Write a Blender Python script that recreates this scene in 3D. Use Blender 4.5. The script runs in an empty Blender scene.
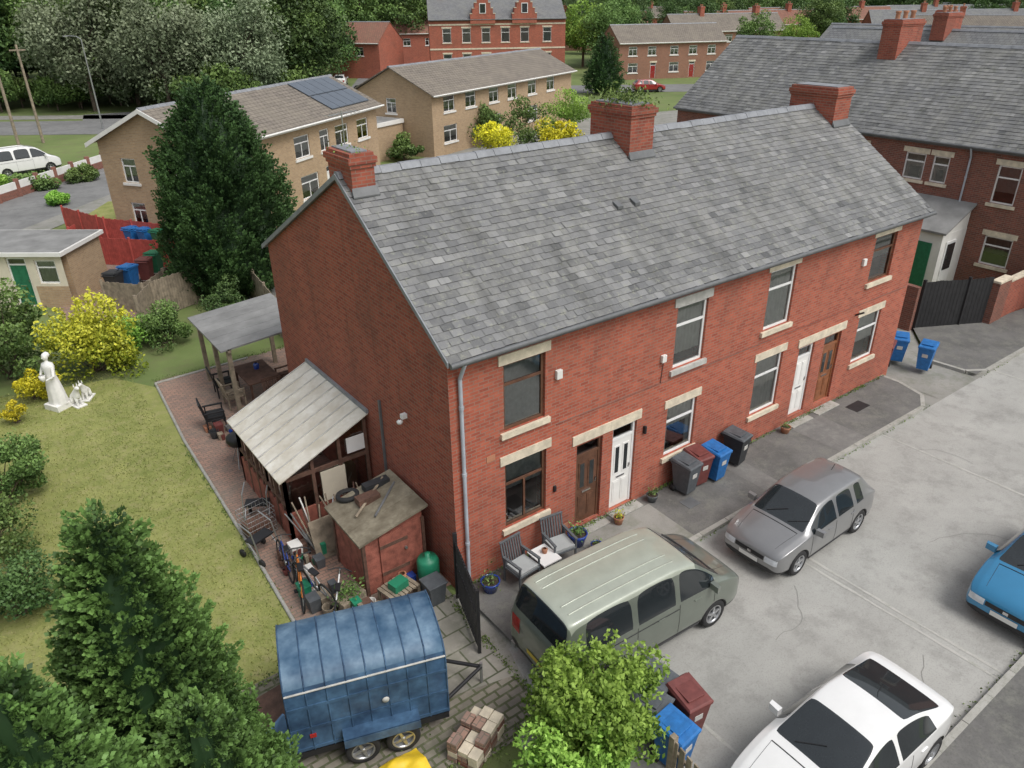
import bpy, bmesh, math, random
import numpy as np
from mathutils import Vector, Matrix
from mathutils.bvhtree import BVHTree
rng=np.random.default_rng(11); RR=random.Random(5)
SC=bpy.context.scene
rad=math.radians
# ------------------------------------------------------------------ materials
MATS={}
def base(name):
    m=bpy.data.materials.new(name); m.use_nodes=True; nt=m.node_tree
    b=nt.nodes['Principled BSDF']; MATS[name]=m
    return m,nt,b
def N(nt,t): return nt.nodes.new(t)
def c4(c,f=1): return (min(1,c[0]*f),min(1,c[1]*f),min(1,c[2]*f),1)
def mixc(nt,a,b,fac,mode='MIX'):
    n=nt.nodes.new('ShaderNodeMix'); n.data_type='RGBA'; n.blend_type=mode
    for s,v in ((0,fac),(6,a),(7,b)):
        if hasattr(v,'links') : nt.links.new(v,n.inputs[s])
        else: n.inputs[s].default_value=v
    return n.outputs[2]
def ramp(nt,src,p0,p1,c0=(0,0,0,1),c1=(1,1,1,1)):
    r=nt.nodes.new('ShaderNodeValToRGB'); e=r.color_ramp.elements
    e[0].position=p0; e[1].position=p1; e[0].color=c0; e[1].color=c1
    nt.links.new(src,r.inputs[0]); return r.outputs[0]
def mul(nt,src,f): return mixc(nt,(0,0,0,1),(f,f,f,1),src)
def coord(nt,kind='Object'): return nt.nodes.new('ShaderNodeTexCoord').outputs[kind]
def mapv(nt,vec,sc):
    m=N(nt,'ShaderNodeMapping'); m.inputs['Scale'].default_value=sc; nt.links.new(vec,m.inputs[0]); return m.outputs[0]
def noise(nt,vec,scale,detail=3,rough=.6):
    n=N(nt,'ShaderNodeTexNoise'); n.inputs['Scale'].default_value=scale; n.inputs['Detail'].default_value=detail; n.inputs['Roughness'].default_value=rough
    nt.links.new(vec,n.inputs['Vector']); return n.outputs['Fac']
def bumpit(nt,b,h,strength,dist=.02):
    n=N(nt,'ShaderNodeBump'); n.inputs['Strength'].default_value=strength; n.inputs['Distance'].default_value=dist
    nt.links.new(h,n.inputs['Height']); nt.links.new(n.outputs[0],b.inputs['Normal'])
def pm(name,col,rough=.75,var=.22,scale=3.,metal=0,bump=0,col2=None,coat=0,spec=.5,fine=40.):
    m,nt,b=base(name); v=coord(nt)
    n1=noise(nt,v,scale); n2=noise(nt,v,fine,2)
    a=c4(col,1-var); c=c4(col2) if col2 else c4(col,1+var)
    o=mixc(nt,a,c,ramp(nt,n1,.32,.68))
    o=mixc(nt,o,c4(col,1-var*.8),mul(nt,ramp(nt,n2,.4,.75),.5))
    nt.links.new(o,b.inputs['Base Color']); b.inputs['Roughness'].default_value=rough; b.inputs['Metallic'].default_value=metal
    b.inputs['Specular IOR Level'].default_value=spec
    b.inputs['Coat Weight'].default_value=coat
    if bump: bumpit(nt,b,n2,bump)
    return m
def brickmat(name,c1,c2,mortar,w=.225,h=.075,ms=.01,dirt=(.12,.07,.055),bump=.5,stain=.35,rough=.85,streak=0):
    m,nt,b=base(name); uv=coord(nt,'UV'); ob=coord(nt)
    t=N(nt,'ShaderNodeTexBrick'); nt.links.new(uv,t.inputs['Vector'])
    t.inputs['Scale'].default_value=1; t.inputs['Brick Width'].default_value=w; t.inputs['Row Height'].default_value=h
    t.inputs['Mortar Size'].default_value=ms; t.inputs['Mortar Smooth'].default_value=.2
    t.inputs['Color1'].default_value=c4(c1); t.inputs['Color2'].default_value=c4(c2); t.inputs['Mortar'].default_value=c4(mortar); t.inputs['Bias'].default_value=-.1
    n1=noise(nt,ob,.55,5,.7); n2=noise(nt,ob,5,3,.7)
    o=mixc(nt,t.outputs['Color'],c4(dirt),mul(nt,ramp(nt,n1,.42,.72),stain))
    o=mixc(nt,o,c4(c1,1.4),mul(nt,ramp(nt,n2,.5,.8),.4))
    if streak:
        n3=noise(nt,mapv(nt,uv,(3.5,.35,1)),1,3,.6); o=mixc(nt,o,c4(dirt,.7),mul(nt,ramp(nt,n3,.52,.8),streak))
    nt.links.new(o,b.inputs['Base Color']); b.inputs['Roughness'].default_value=rough; b.inputs['Specular IOR Level'].default_value=.25
    bumpit(nt,b,t.outputs['Fac'],-bump,.01)
    return m
def attrmat(name,stops,rough=.8,trans=0,tint=.25,noisec=None,nscale=1.2,spec=.3,bump=0,streak=None):
    m,nt,b=base(name)
    at=N(nt,'ShaderNodeAttribute'); at.attribute_name='rv'
    r=nt.nodes.new('ShaderNodeValToRGB'); e=r.color_ramp.elements
    while len(e)<len(stops): e.new(.5)
    for i,(p,c) in enumerate(stops): e[i].position=p; e[i].color=c4(c)
    nt.links.new(at.outputs['Fac'],r.inputs[0]); o=r.outputs[0]
    v=coord(nt)
    if noisec:
        n1=noise(nt,v,nscale,6,.72); o=mixc(nt,o,c4(noisec),mul(nt,ramp(nt,n1,.46,.70),.75))
    if streak:
        n3=noise(nt,mapv(nt,v,(2.4,.28,.28)),1,4,.65); o=mixc(nt,o,c4(streak),mul(nt,ramp(nt,n3,.47,.70),.75))
        n4=noise(nt,v,7,4,.75); o=mixc(nt,o,(.31,.315,.25,1),mul(nt,ramp(nt,n4,.55,.70),.6))
        n5=noise(nt,v,1.7,5,.75); o=mixc(nt,o,(.09,.10,.055,1),mul(nt,ramp(nt,n5,.60,.72),.55))
    if tint:
        oi=N(nt,'ShaderNodeObjectInfo'); h=N(nt,'ShaderNodeHueSaturation')
        for inp,c0,k in (('Value',1,tint),('Hue',.5,tint*.06)):
            mr=N(nt,'ShaderNodeMapRange'); mr.inputs['To Min'].default_value=c0-k; mr.inputs['To Max'].default_value=c0+k; nt.links.new(oi.outputs['Random'],mr.inputs['Value']); nt.links.new(mr.outputs[0],h.inputs[inp])
        nt.links.new(o,h.inputs['Color']); o=h.outputs[0]
    nt.links.new(o,b.inputs['Base Color']); b.inputs['Roughness'].default_value=rough; b.inputs['Specular IOR Level'].default_value=spec
    if bump: bumpit(nt,b,noise(nt,v,30,2),bump)
    if trans:
        tr=N(nt,'ShaderNodeBsdfTranslucent'); nt.links.new(o,tr.inputs[0]); mx=N(nt,'ShaderNodeMixShader'); mx.inputs[0].default_value=trans
        nt.links.new(b.outputs[0],mx.inputs[1]); nt.links.new(tr.outputs[0],mx.inputs[2]); nt.links.new(mx.outputs[0],nt.nodes['Material Output'].inputs[0])
    return m
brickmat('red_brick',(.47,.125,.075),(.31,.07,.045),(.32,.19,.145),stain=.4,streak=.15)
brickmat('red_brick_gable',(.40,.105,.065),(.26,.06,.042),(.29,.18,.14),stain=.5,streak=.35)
brickmat('old_brick',(.27,.095,.065),(.16,.065,.05),(.25,.18,.15),stain=.5)
brickmat('yellow_brick',(.46,.32,.19),(.36,.24,.14),(.42,.35,.27),dirt=(.24,.17,.11),stain=.3)
brickmat('brown_brick',(.32,.15,.095),(.25,.12,.08),(.28,.2,.16))
brickmat('paver',(.36,.22,.17),(.24,.17,.145),(.16,.14,.11),w=.2,h=.1,ms=.01,dirt=(.24,.22,.18),stain=.55,bump=.3)
brickmat('slabs',(.33,.31,.27),(.25,.235,.21),(.09,.1,.06),w=.6,h=.45,ms=.02,dirt=(.13,.14,.09),stain=.7,bump=.3)
brickmat('cobble',(.28,.25,.21),(.19,.17,.15),(.10,.11,.06),w=.3,h=.16,ms=.025,dirt=(.11,.12,.07),stain=.7,bump=.6)
brickmat('slate_far',(.20,.203,.208),(.14,.145,.15),(.07,.07,.075),w=.32,h=.22,ms=.014,dirt=(.25,.25,.22),stain=.5,bump=.6,rough=.65,streak=.3)
brickmat('tile_far',(.23,.20,.17),(.17,.15,.13),(.08,.07,.06),w=.33,h=.3,ms=.025,dirt=(.27,.24,.19),stain=.5,bump=.7,streak=.3)
brickmat('tile_red',(.30,.14,.10),(.23,.115,.085),(.09,.06,.055),w=.33,h=.3,ms=.025,dirt=(.2,.15,.1),stain=.4,bump=.7)
attrmat('slate',[(0,(.085,.087,.09)),(.5,(.185,.187,.19)),(1,(.31,.31,.305))],rough=.65,tint=0,noisec=(.27,.268,.25),nscale=.8,spec=.35,bump=.2,streak=(.105,.105,.10))
pm('stone_cream',(.66,.58,.45),.8,.22,4,bump=.1); pm('mortar_white',(.5,.49,.46),.85,.2,5); pm('cable_grey',(.2,.13,.11),.8)
pm('upvc',(.80,.80,.79),.35,.05); pm('white_paint',(.78,.77,.74),.5,.07,2); pm('wood_brown',(.13,.06,.035),.5,.3,6); pm('door_brown',(.26,.10,.045),.45,.25,8)
pm('lead',(.24,.25,.27),.6,.2,3); pm('gutter_grey',(.13,.135,.14),.5,.2); pm('pipe_grey',(.42,.45,.5),.5,.15); pm('black_plastic',(.018,.018,.02),.5,.3)
pm('curtain',(.82,.82,.80),.9,.1,6); pm('blind',(.50,.53,.55),.8,.15,9); pm('interior',(.05,.045,.04),.9,.4,1.5)
pm('terracotta',(.42,.19,.11),.8,.2); pm('solar',(.10,.12,.15),.3,.1)
pm('timber_red',(.30,.10,.07),.8,.4,5,bump=.3); pm('timber_dark',(.13,.07,.05),.75,.35,6,bump=.2); pm('timber_old',(.28,.23,.17),.85,.35,5,bump=.3)
pm('felt',(.22,.185,.13),.95,.4,2.5,col2=(.30,.27,.20),bump=.4,fine=15); pm('felt_grey',(.24,.24,.235),.9,.25,1.2); pm('poly_cream',(.66,.61,.50),.4,.16,2.0,col2=(.78,.76,.69),fine=9)
pm('fence_red',(.42,.075,.06),.75,.25,4); pm('render_cream',(.66,.60,.48),.85,.12,1.5); pm('render_white',(.72,.71,.68),.85,.1,1.5)
pm('steel',(.45,.46,.47),.35,.15,metal=.8); pm('chrome',(.6,.6,.62),.18,.05,metal=1); pm('tyre',(.022,.022,.023),.8,.2,9); pm('alloy',(.55,.56,.58),.3,.08,metal=.8)
pm('glass_dark',(.022,.027,.03),.05,.1,spec=.9); pm('lamp_red',(.4,.02,.015),.15,.1,spec=.8); pm('lamp_clear',(.62,.65,.68),.1,.15,9,spec=.9); pm('plate_w',(.75,.75,.72),.4,.03); pm('plate_y',(.75,.55,.06),.4,.03)
pm('paint_grey',(.27,.272,.275),.3,.04,metal=.5,coat=1); pm('paint_green',(.19,.215,.18),.3,.06,metal=.4,coat=.9); pm('paint_green_roof',(.40,.43,.36),.35,.08,metal=.2,coat=.8)
pm('paint_blue',(.03,.22,.42),.28,.04,metal=.3,coat=1); pm('paint_white',(.78,.78,.77),.28,.03,coat=1); pm('paint_red',(.3,.02,.02),.3,.05,coat=1); pm('paint_black',(.02,.02,.022),.25,.1,coat=1)
pm('trailer_blue',(.03,.075,.16),.5,.4,2.5,col2=(.07,.15,.26),coat=.15,fine=12); pm('trailer_roof',(.05,.13,.24),.5,.35,2.2,col2=(.18,.28,.38),fine=9)
pm('bin_grey',(.09,.10,.11),.5,.2,8); pm('bin_black',(.035,.038,.042),.5,.2,8); pm('bin_blue',(.02,.15,.42),.45,.2,8); pm('bin_brown',(.17,.05,.045),.5,.2,8); pm('bin_green',(.02,.16,.08),.5,.2,8)
pm('rattan',(.11,.12,.13),.7,.25,20); pm('pot_blue',(.02,.06,.3),.15,.2,6,spec=.8); pm('tarp_yellow',(.8,.55,.03),.5,.15); pm('plastic_green',(.02,.22,.12),.45,.2); pm('plastic_orange',(.7,.2,.03),.5,.1)
pm('marble',(.8,.79,.76),.6,.1,5); pm('soil',(.07,.05,.035),.95,.4,6,bump=.5); pm('iron_black',(.02,.02,.022),.55,.3,5); pm('bark',(.13,.10,.075),.9,.35,9,bump=.6); pm('cushion',(.4,.42,.42),.9,.1)
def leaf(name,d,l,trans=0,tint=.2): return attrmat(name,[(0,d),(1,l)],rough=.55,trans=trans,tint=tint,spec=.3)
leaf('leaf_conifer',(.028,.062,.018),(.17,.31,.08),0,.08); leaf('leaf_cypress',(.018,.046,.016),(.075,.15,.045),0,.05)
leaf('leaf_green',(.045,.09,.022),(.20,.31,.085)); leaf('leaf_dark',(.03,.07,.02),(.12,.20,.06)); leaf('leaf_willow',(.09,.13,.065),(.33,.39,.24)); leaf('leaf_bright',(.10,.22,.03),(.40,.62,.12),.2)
leaf('leaf_yellow',(.18,.24,.02),(.68,.66,.07)); leaf('leaf_gold',(.3,.3,.015),(.9,.8,.05)); leaf('grass_blade',(.12,.155,.035),(.36,.37,.12),0,0); leaf('weed',(.06,.11,.025),(.20,.28,.07))
def groundmat(name,a,b_,c,s1,s2,rough=.9,bump=.3,lo=.35,hi=.65,fs=60,ff=.5):
    m,nt,b=base(name); v=coord(nt)
    o=mixc(nt,c4(a),c4(b_),ramp(nt,noise(nt,v,s1,5,.7),lo,hi))
    o=mixc(nt,o,c4(c),mul(nt,ramp(nt,noise(nt,v,s2,5,.75),.48,.72),.75))
    f=noise(nt,v,fs,2); o=mixc(nt,o,c4(a,.6),mul(nt,ramp(nt,f,.5,.8),ff))
    nt.links.new(o,b.inputs['Base Color']); b.inputs['Roughness'].default_value=rough; b.inputs['Specular IOR Level'].default_value=.25
    bumpit(nt,b,f,bump,.01); return m
groundmat('lawn',(.20,.23,.065),(.31,.32,.11),(.35,.31,.16),1.1,3.5,bump=.6,fs=25)
groundmat('rough_ground',(.12,.17,.055),(.19,.24,.085),(.17,.15,.09),.12,.7)
groundmat('concrete_road',(.33,.325,.305),(.41,.405,.38),(.23,.225,.21),.35,1.3,bump=.15,fs=30)
groundmat('pavement_dark',(.12,.118,.113),(.18,.175,.168),(.22,.22,.19),.8,2.6,bump=.25,fs=30)
groundmat('asphalt',(.18,.18,.178),(.24,.24,.235),(.13,.13,.13),.3,1.3,bump=.2)
groundmat('alley',(.24,.235,.215),(.32,.31,.285),(.14,.155,.10),.6,1.5)
groundmat('kerb_stone',(.34,.33,.30),(.42,.41,.38),(.2,.21,.16),1.5,4)
groundmat('joint',(.42,.41,.38),(.48,.47,.44),(.26,.27,.22),2,5)
groundmat('crack',(.23,.225,.21),(.26,.255,.24),(.2,.21,.17),1,4)
groundmat('tar_patch',(.16,.155,.15),(.20,.195,.185),(.25,.245,.23),1,4)
groundmat('yard_concrete',(.29,.28,.25),(.38,.365,.33),(.13,.14,.09),.9,2.0)
m,nt,b=base('pane'); nt.nodes.remove(b)
g_=N(nt,'ShaderNodeBsdfGlossy'); g_.inputs['Roughness'].default_value=.03; t_=N(nt,'ShaderNodeBsdfTransparent'); t_.inputs[0].default_value=(.85,.89,.89,1)
fr=N(nt,'ShaderNodeFresnel'); fr.inputs[0].default_value=2.6; mx=N(nt,'ShaderNodeMixShader'); nt.links.new(fr.outputs[0],mx.inputs[0]); nt.links.new(t_.outputs[0],mx.inputs[1]); nt.links.new(g_.outputs[0],mx.inputs[2]); nt.links.new(mx.outputs[0],nt.nodes['Material Output'].inputs[0])
# ------------------------------------------------------------------ mesh builder
def empty(name,loc=(0,0,0),rot=0,parent=None):
    e=bpy.data.objects.new(name,None); SC.collection.objects.link(e); e.location=loc; e.rotation_euler=(0,0,rot); e.empty_display_size=.3
    if parent: e.parent=parent
    return e
class MB:
    def __init__(s): s.v=[];s.f=[];s.m=[];s.rv=[];s.ml=[];s.sm=[]
    def mi(s,m):
        if m not in s.ml: s.ml.append(m)
        return s.ml.index(m)
    def poly(s,pts,mat,rv=.5,sm=False):
        b=len(s.v); s.v+= [tuple(p) for p in pts]; s.f.append(tuple(range(b,b+len(pts)))); s.m.append(s.mi(mat)); s.rv.append(rv); s.sm.append(sm)
    def mesh(s,pts,faces,mat,rv=.5,sm=False):
        b=len(s.v); s.v+=[tuple(p) for p in pts]; k=s.mi(mat)
        for f in faces: s.f.append(tuple(b+i for i in f)); s.m.append(k); s.rv.append(rv); s.sm.append(sm)
    def hex(s,p,mat,rv=.5):
        s.mesh(p,[(3,2,1,0),(4,5,6,7),(0,1,5,4),(1,2,6,5),(2,3,7,6),(3,0,4,7)],mat,rv)
    def box(s,x0,y0,z0,x1,y1,z1,mat,rv=.5):
        s.hex([(x0,y0,z0),(x1,y0,z0),(x1,y1,z0),(x0,y1,z0),(x0,y0,z1),(x1,y0,z1),(x1,y1,z1),(x0,y1,z1)],mat,rv)
    def taper(s,cx,cy,z0,z1,a0,b0,a1,b1,mat):
        s.hex([(cx-a0,cy-b0,z0),(cx+a0,cy-b0,z0),(cx+a0,cy+b0,z0),(cx-a0,cy+b0,z0),(cx-a1,cy-b1,z1),(cx+a1,cy-b1,z1),(cx+a1,cy+b1,z1),(cx-a1,cy+b1,z1)],mat)
    def cyl(s,p0,p1,r0,mat,r1=None,n=10,caps=True,sm=True):
        p0=Vector(p0);p1=Vector(p1); r1=r0 if r1 is None else r1; d=(p1-p0).normalized(); a=d.orthogonal().normalized(); b=d.cross(a)
        ps=[]
        for p,r in((p0,r0),(p1,r1)):
            for i in range(n): t=2*math.pi*i/n; ps.append(p+a*math.cos(t)*r+b*math.sin(t)*r)
        s.mesh(ps,[(i,(i+1)%n,n+(i+1)%n,n+i) for i in range(n)],mat,.5,sm)
        if caps: s.mesh(ps,[tuple(range(n-1,-1,-1)),tuple(range(n,2*n))],mat)
    def lathe(s,c,axis,prof,mat,n=20,sm=True):
        c=Vector(c); d=Vector(axis).normalized(); a=d.orthogonal().normalized(); b=d.cross(a); ps=[]
        for r,h in prof:
            for i in range(n): t=2*math.pi*i/n; ps.append(c+d*h+a*math.cos(t)*r+b*math.sin(t)*r)
        s.mesh(ps,[(k*n+i,k*n+(i+1)%n,(k+1)*n+(i+1)%n,(k+1)*n+i) for k in range(len(prof)-1) for i in range(n)],mat,.5,sm)
    def tube(s,pts,r,mat,n=6):
        for a,b in zip(pts[:-1],pts[1:]): s.cyl(a,b,r,mat,n=n)
    def build(s,name,parent=None,bevel=0,loc=None,fix=False):
        me=bpy.data.meshes.new(name); me.from_pydata(s.v,[],s.f)
        for m in s.ml: me.materials.append(MATS[m])
        me.polygons.foreach_set('material_index',s.m); me.polygons.foreach_set('use_smooth',s.sm)
        me.uv_layers.new(name='UVMap'); me.color_attributes.new('rv','FLOAT_COLOR','CORNER')
        nl=len(me.loops); U=np.zeros(nl*2,np.float32); C=np.ones(nl*4,np.float32)
        me.update(); Z=Vector((0,0,1))
        for pi,p in enumerate(me.polygons):
            n=p.normal
            if abs(n.z)>.985: u=Vector((1,0,0)); v=Vector((0,1,0))
            else: u=Z.cross(n).normalized(); v=n.cross(u)
            for li in p.loop_indices:
                co=me.vertices[me.loops[li].vertex_index].co
                U[li*2]=co.dot(u); U[li*2+1]=co.dot(v); C[li*4:li*4+3]=s.rv[pi]
        me.uv_layers['UVMap'].data.foreach_set('uv',U); me.color_attributes['rv'].data.foreach_set('color',C)
        if fix:
            bm=bmesh.new(); bm.from_mesh(me); bmesh.ops.remove_doubles(bm,verts=bm.verts,dist=1e-4); bmesh.ops.recalc_face_normals(bm,faces=bm.faces); bm.to_mesh(me); bm.free()
        o=bpy.data.objects.new(name,me); SC.collection.objects.link(o)
        if parent: o.parent=parent
        if loc: o.location=loc
        if bevel:
            b=o.modifiers.new('b','BEVEL'); b.width=bevel; b.segments=2; b.limit_method='ANGLE'
        return o
def sheet(name,pts,z,mat,parent=None):
    b=MB(); b.poly([(x,y,z) for x,y in pts],mat); return b.build(name,parent)
def strip(name,pts,w,z,mat,parent=None):
    b=MB(); P=[Vector((x,y)) for x,y in pts]; L=[];Rt=[]
    for i,p in enumerate(P):
        d=(P[min(i+1,len(P)-1)]-P[max(i-1,0)]).normalized(); n=Vector((-d.y,d.x))*w/2; L.append(p+n);Rt.append(p-n)
    for i in range(len(P)-1): b.poly([(Rt[i].x,Rt[i].y,z),(Rt[i+1].x,Rt[i+1].y,z),(L[i+1].x,L[i+1].y,z),(L[i].x,L[i].y,z)],mat)
    return b.build(name,parent)
# neighbourhood grid (rotated street grid of the surrounding estate)
def NB(a,b): return (-6.36+.5933*a+.805*b,-10.62+.805*a-.5933*b)
# ------------------------------------------------------------------ buildings
def frame(O,U,n): 
    O=Vector(O);U=Vector(U);n=Vector(n)
    return lambda u,z,d=0:O+U*u+Vector((0,0,z))-n*d
def lb(mb,P,u0,u1,z0,z1,d0,d1,mat):
    mb.hex([P(u0,z0,d0),P(u1,z0,d0),P(u1,z0,d1),P(u0,z0,d1),P(u0,z1,d0),P(u1,z1,d0),P(u1,z1,d1),P(u0,z1,d1)],mat)
def wall(mb,P,u0,u1,z0,z1,ops,mat,rd=.12):
    us=sorted({u0,u1}|{o['u0'] for o in ops}|{o['u1'] for o in ops}); zs=sorted({z0,z1}|{o['z0'] for o in ops}|{o['z1'] for o in ops})
    for a,b in zip(us[:-1],us[1:]):
        for c,d in zip(zs[:-1],zs[1:]):
            m=((a+b)/2,(c+d)/2)
            if any(o['u0']<m[0]<o['u1'] and o['z0']<m[1]<o['z1'] for o in ops): continue
            mb.poly([P(a,c),P(b,c),P(b,d),P(a,d)],mat)
    for o in ops:
        a,b,c,d=o['u0'],o['u1'],o['z0'],o['z1']; e=rd+.2
        for q in ([P(a,c),P(a,d),P(a,d,e),P(a,c,e)],[P(b,d),P(b,c),P(b,c,e),P(b,d,e)],[P(a,d),P(b,d),P(b,d,e),P(a,d,e)],[P(b,c),P(a,c),P(a,c,e),P(b,c,e)]): mb.poly(q,mat)
def opening(fr,gl,P,o):
    a,b,c,d=o['u0'],o['u1'],o['z0'],o['z1']; k=o.get('k','win'); fm=o.get('fm','upvc'); f=.065
    if k=='win':
        e=.004
        lb(fr,P,a+e,a+f,c+e,d-e,.06,.12,fm); lb(fr,P,b-f,b-e,c+e,d-e,.06,.12,fm); lb(fr,P,a+f,b-f,c+e,c+f,.06,.12,fm); lb(fr,P,a+f,b-f,d-f,d-e,.06,.12,fm)
        tz=c+(d-c)*o.get('tr',.68); lb(fr,P,a+f,b-f,tz-.03,tz+.03,.065,.115,fm)
        if o.get('mull',False): mid=(a+b)/2; lb(fr,P,mid-.025,mid+.025,c+f,tz-.03,.065,.115,fm)
        gl.poly([P(a+f,c+f,.085),P(b-f,c+f,.085),P(b-f,d-f,.085),P(a+f,d-f,.085)],'pane')
        cm=o.get('cur','blind'); bk=o.get('drop',1.)
        lb(fr,P,a,b,c,d,.33,.36,'interior')
        if bk>0:
            zt=max(c+.02,d-(d-c)*bk); n=max(6,int((b-a)/.06))
            for i in range(n):
                x0=a+.01+(b-a-.02)*i/n; x1=a+.01+(b-a-.02)*(i+1)/n; dd=.13+.012*(i%2); d2=.13+.012*((i+1)%2)
                fr.poly([P(x0,zt,dd),P(x1,zt,d2),P(x1,d-.01,d2),P(x0,d-.01,dd)],cm)
            if bk<.6 and cm=='curtain':
                for (q0,q1) in ((a+.02,a+.2),(b-.2,b-.02)): lb(fr,P,q0,q1,c+.02,zt,.14,.16,cm)
    else:
        e=.004; tz=d-o.get('trans',.35)
        lb(fr,P,a+e,a+f,c+e,d-e,.06,.13,fm); lb(fr,P,b-f,b-e,c+e,d-e,.06,.13,fm); lb(fr,P,a+f,b-f,d-f,d-e,.06,.13,fm); lb(fr,P,a+f,b-f,tz-.03,tz+.03,.06,.13,fm)
        dm=o.get('dm','white_paint'); gl.poly([P(a+f,tz+.03,.1),P(b-f,tz+.03,.1),P(b-f,d-f,.1),P(a+f,d-f,.1)],'pane'); lb(fr,P,a,b,c,d,.33,.36,'interior')
        lb(fr,P,a+f,b-f,c+.01,tz-.03,.08,.12,dm)
        m=(a+b)/2
        for (x0,x1) in ((a+f+.08,m-.04),(m+.04,b-f-.08)):
            for (q0,q1,g) in ((c+.15,c+.75,0),(c+.95,tz-.2,o.get('glz',0))):
                lb(fr,P,x0,x1,q0,q1,.068,.08,dm)
                lb(fr,P,x0+.04,x1-.04,q0+.04,q1-.04,.062,.068,'glass_dark' if g else dm)
        lb(fr,P,m-.13,m+.13,c+.83,c+.87,.06,.08,'chrome'); fr.cyl(P(b-f-.05,c+1.0,.08),P(b-f-.05,c+1.12,.05),.018,'chrome')
def dress(st,P,o):
    a,b,c,d=o['u0'],o['u1'],o['z0'],o['z1']
    if o.get('lin',1): lb(st,P,a-.12,b+.12,d+.004,d+.22,-.025,.05,o.get('lm','stone_cream'))
    if o.get('k','win')=='win' and o.get('sill',1): lb(st,P,a-.1,b+.1,c-.13,c-.004,-.07,.05,o.get('lm','stone_cream'))
def chimney(E,x,y,a,b,z0,z1,mat,pots=2,potm='terracotta'):
    c=MB(); c.box(x-a/2,y-b/2,z0,x+a/2,y+b/2,z1-.28,mat)
    for i,(w,h0,h1) in enumerate(((.03,.28,.2),(.06,.2,.08))): c.box(x-a/2-w,y-b/2-w,z1-h0+.001,x+a/2+w,y+b/2+w,z1-h1,mat)
    c.box(x-a/2-.01,y-b/2-.01,z1-.078,x+a/2+.01,y+b/2+.01,z1,mat); c.box(x-a/2+.08,y-b/2+.08,z1+.002,x+a/2-.08,y+b/2-.08,z1+.03,'lead')
    for i in range(pots):
        py=y-b/2+b*(i+.5)/max(1,pots); c.lathe((x,py,z1),(0,0,1),[(.11,0),(.1,.25),(.13,.3),(.13,.36),(.09,.36),(.085,.1)],potm,12)
    c.build('chimney_stack',E)
def roof(E,L,D,eave,ridge,ry,oh,ov0,ov1,mat,slates=False,sx=.3,sr=.2,ridgem='lead'):
    r=MB(); t=.07
    for side in (0,1):
        y0=-oh if side==0 else D+oh
        a=Vector((-ov0,y0,eave)); b=Vector((L+ov1,y0,eave)); c=Vector((L+ov1,ry,ridge)); d=Vector((-ov0,ry,ridge)); dz=Vector((0,0,-t))
        if side: a,b,c,d=b,a,d,c
        r.hex([a+dz,b+dz,c+dz,d+dz,a,b,c,d],mat)
        if slates and side==0:
            s=MB(); sl=(d-a).length; up=(d-a).normalized(); ux=Vector((1,0,0)); nn=ux.cross(up).normalized(); rows=int(sl/sr)+1; W=L+ov0+ov1
            for i in range(rows):
                x=-(sx/2 if i%2 else 0)-RR.random()*.02; v0=i*sr-.02; v1=min(sl,v0+sr*1.25); ro=RR.gauss(0,.05)
                while x<W-1e-4:
                    x1=x+sx; xa=max(0,x)+.004; xb=min(W,x1)-.004
                    if xb-xa>.02:
                        l0=.018+RR.random()*.010; l1=.004; j=RR.gauss(0,.006); k=RR.gauss(0,.003)
                        if RR.random()<.006: j+=RR.uniform(-.05,.02)
                        q=[a+ux*xa+up*(v0+j)+nn*(l0+k),a+ux*xb+up*(v0+j)+nn*(l0-k),a+ux*xb+up*v1+nn*(l1),a+ux*xa+up*v1+nn*(l1)]
                        rv=min(1,max(0,RR.gauss(.45,.13)+ro+(.3 if RR.random()<.02 else 0)-(.3 if RR.random()<.02 else 0)))
                        s.poly(q,'slate',rv); s.poly([q[0]-nn*.016,q[1]-nn*.016,q[1],q[0]],'slate',.0)
                    x=x1
            s.build('roof_slates',E)
    n=int((L+ov0+ov1)/.45)
    for i in range(n):
        x0=-ov0+(L+ov0+ov1)*i/n+.006; x1=-ov0+(L+ov0+ov1)*(i+1)/n-.006; z=ridge+.02+RR.random()*.015
        r.mesh([(x0,ry-.15,z-.09),(x0,ry-.06,z+.03),(x0,ry+.06,z+.03),(x0,ry+.15,z-.09),(x1,ry-.15,z-.09),(x1,ry-.06,z+.03),(x1,ry+.06,z+.03),(x1,ry+.15,z-.09)],[(0,1,5,4),(1,2,6,5),(2,3,7,6),(3,2,1,0),(4,5,6,7)],ridgem)
    r.build('roof',E)
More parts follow.
